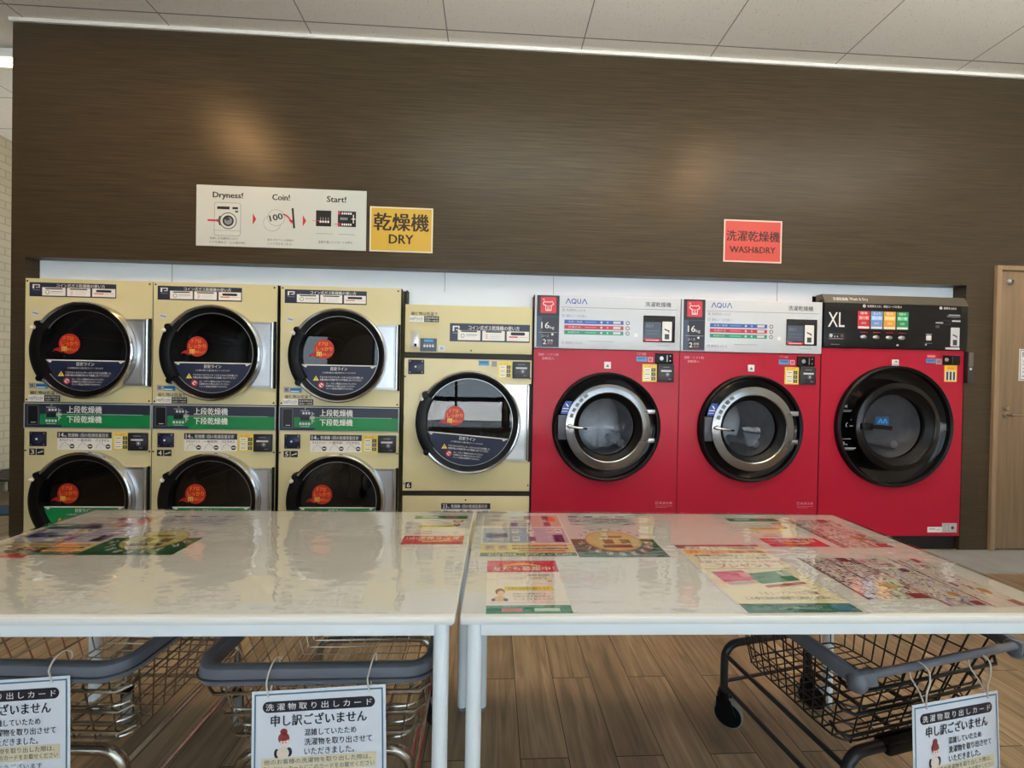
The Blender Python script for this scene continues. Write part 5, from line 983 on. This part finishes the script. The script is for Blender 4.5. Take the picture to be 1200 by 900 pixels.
C3 = cart((1.084, 0.984, 0), radians(11), 'black wire laundry cart under the right table', M_WIREB, mat('black_tube', (34, 36, 40), 0.35, noise=0.05), False)

# hanging apology cards
def notice(loc, rz, roll, label, xa, xb, drop):
    """A4 landscape card; origin at the top edge centre; strings rise to the cart rail"""
    W, H = 0.297, 0.210; s = Sheet(lambda u, v, h: ((u-W/2)*0.965, -h, (v-H)*0.965)); s.DL = 0.0003
    s.base(0, 0, W, H, ink((226, 232, 240)), 0.0006); TEAL = ink((66, 116, 140)); INK = ink((34, 38, 52))
    s.frame(0.006, 0.006, W-0.006, H-0.006, 0.0032, TEAL, 4)
    s.rrect(0.024, 0.163, W-0.024, 0.187, 0.012, INK, 4); s.text('洗 濯 物 取 り 出 し カ ー ド', 0.031, 0.1675, W-0.031, 0.1825, WHITE, 5, 0.015)
    s.text('申し訳ございません', 0.042, 0.133, W-0.042, 0.158, INK, 5, 0.035)
    for k, tx in enumerate(('混雑していたため', '洗濯物を取り出させて', 'いただきました。')): s.text(tx, 0.116, 0.1095-0.0205*k, 0.116+(0.115, 0.150, 0.110)[k], 0.1245-0.0205*k, INK, 5, 0.02)
    # bowing shop assistant with a bun, plain drawing
    HR = ink((150, 62, 66)); SK = ink((246, 220, 208)); s.ell(0.071, 0.121, 0.008, 0.007, HR, 5, 16); s.ell(0.071, 0.107, 0.0125, 0.0125, HR, 5, 20); s.ell(0.073, 0.099, 0.010, 0.010, SK, 6, 20); s.ell(0.071, 0.1075, 0.0115, 0.006, HR, 7, 18); s.ell(0.076, 0.0985, 0.0012, 0.0018, INK, 8, 8); s.ell(0.0695, 0.0985, 0.0012, 0.0018, INK, 8, 8)
    s.ell(0.0555, 0.075, 0.006, 0.010, INK, 4, 14); s.ell(0.0825, 0.077, 0.0065, 0.010, INK, 4, 14); s.ell(0.069, 0.0755, 0.0135, 0.0125, ink((236, 222, 206)), 5, 20); s.ell(0.066, 0.073, 0.006, 0.004, SK, 6, 14)
    s.rect(0.022, 0.034, W-0.022, 0.066, ink((226, 216, 184)), 4); s.text('他のお客様の洗濯物を取り出した際は、', 0.028, 0.052, W-0.034, 0.063, SLATE, 5); s.text('ランドリーカートにこのカードをお載せください', 0.026, 0.0375, W-0.026, 0.0485, SLATE, 5)
    s.text('ありがとうございます', 0.09, 0.017, 0.235, 0.029, SLATE, 5)
    o = s.build('notice_card'); o.location = loc; o.rotation_euler = (radians(-4), roll, rz); tag(o, label, 'notice card', 'apology cards on the carts')
    for (x, zt) in ((xa, drop[0]), (xb, drop[1])):
        b = MB(); K_ = [(x, -0.0015, -0.012), (x-0.003, -0.004, zt*0.35), (x+0.001, -0.008, zt*0.8), (x+0.006, -0.004, zt+0.012), (x+0.008, 0.012, zt+0.021), (x+0.007, 0.030, zt+0.012), (x+0.005, 0.032, zt*0.7), (x+0.002, 0.012, zt*0.25), (x+0.001, 0.0008, -0.012)]
        P = []
        for q in range(len(K_)-1):
            p0, p1, p2, p3 = (Vector(K_[max(0, min(len(K_)-1, q+d_))]) for d_ in (-1, 0, 1, 2))
            for st in range(4):
                t_ = st/4; P.append(0.5*((2*p1)+(p2-p0)*t_+(2*p0-5*p1+4*p2-p3)*t_*t_+(3*p1-p0-3*p2+p3)*t_**3))
        P.append(Vector(K_[-1])); b.tube(P, 0.0017, M_STRING, 6); b.build('string', o, 'white string loop')
    return o
notice((-1.050, 0.925, 0.512), radians(-3), radians(-5.0), 'apology card hung on the chrome cart at the left edge', -0.10, 0.105, (0.024, 0.024))
notice((-0.368, 0.898, 0.502), radians(0), radians(-2.4), 'apology card hung on the chrome cart near the table joint', -0.108, 0.108, (0.040, 0.036))
notice((1.096, 0.888, 0.460), radians(11.5), radians(3.0), 'apology card hung on the black wire cart', -0.10, 0.105, (0.058, 0.060))
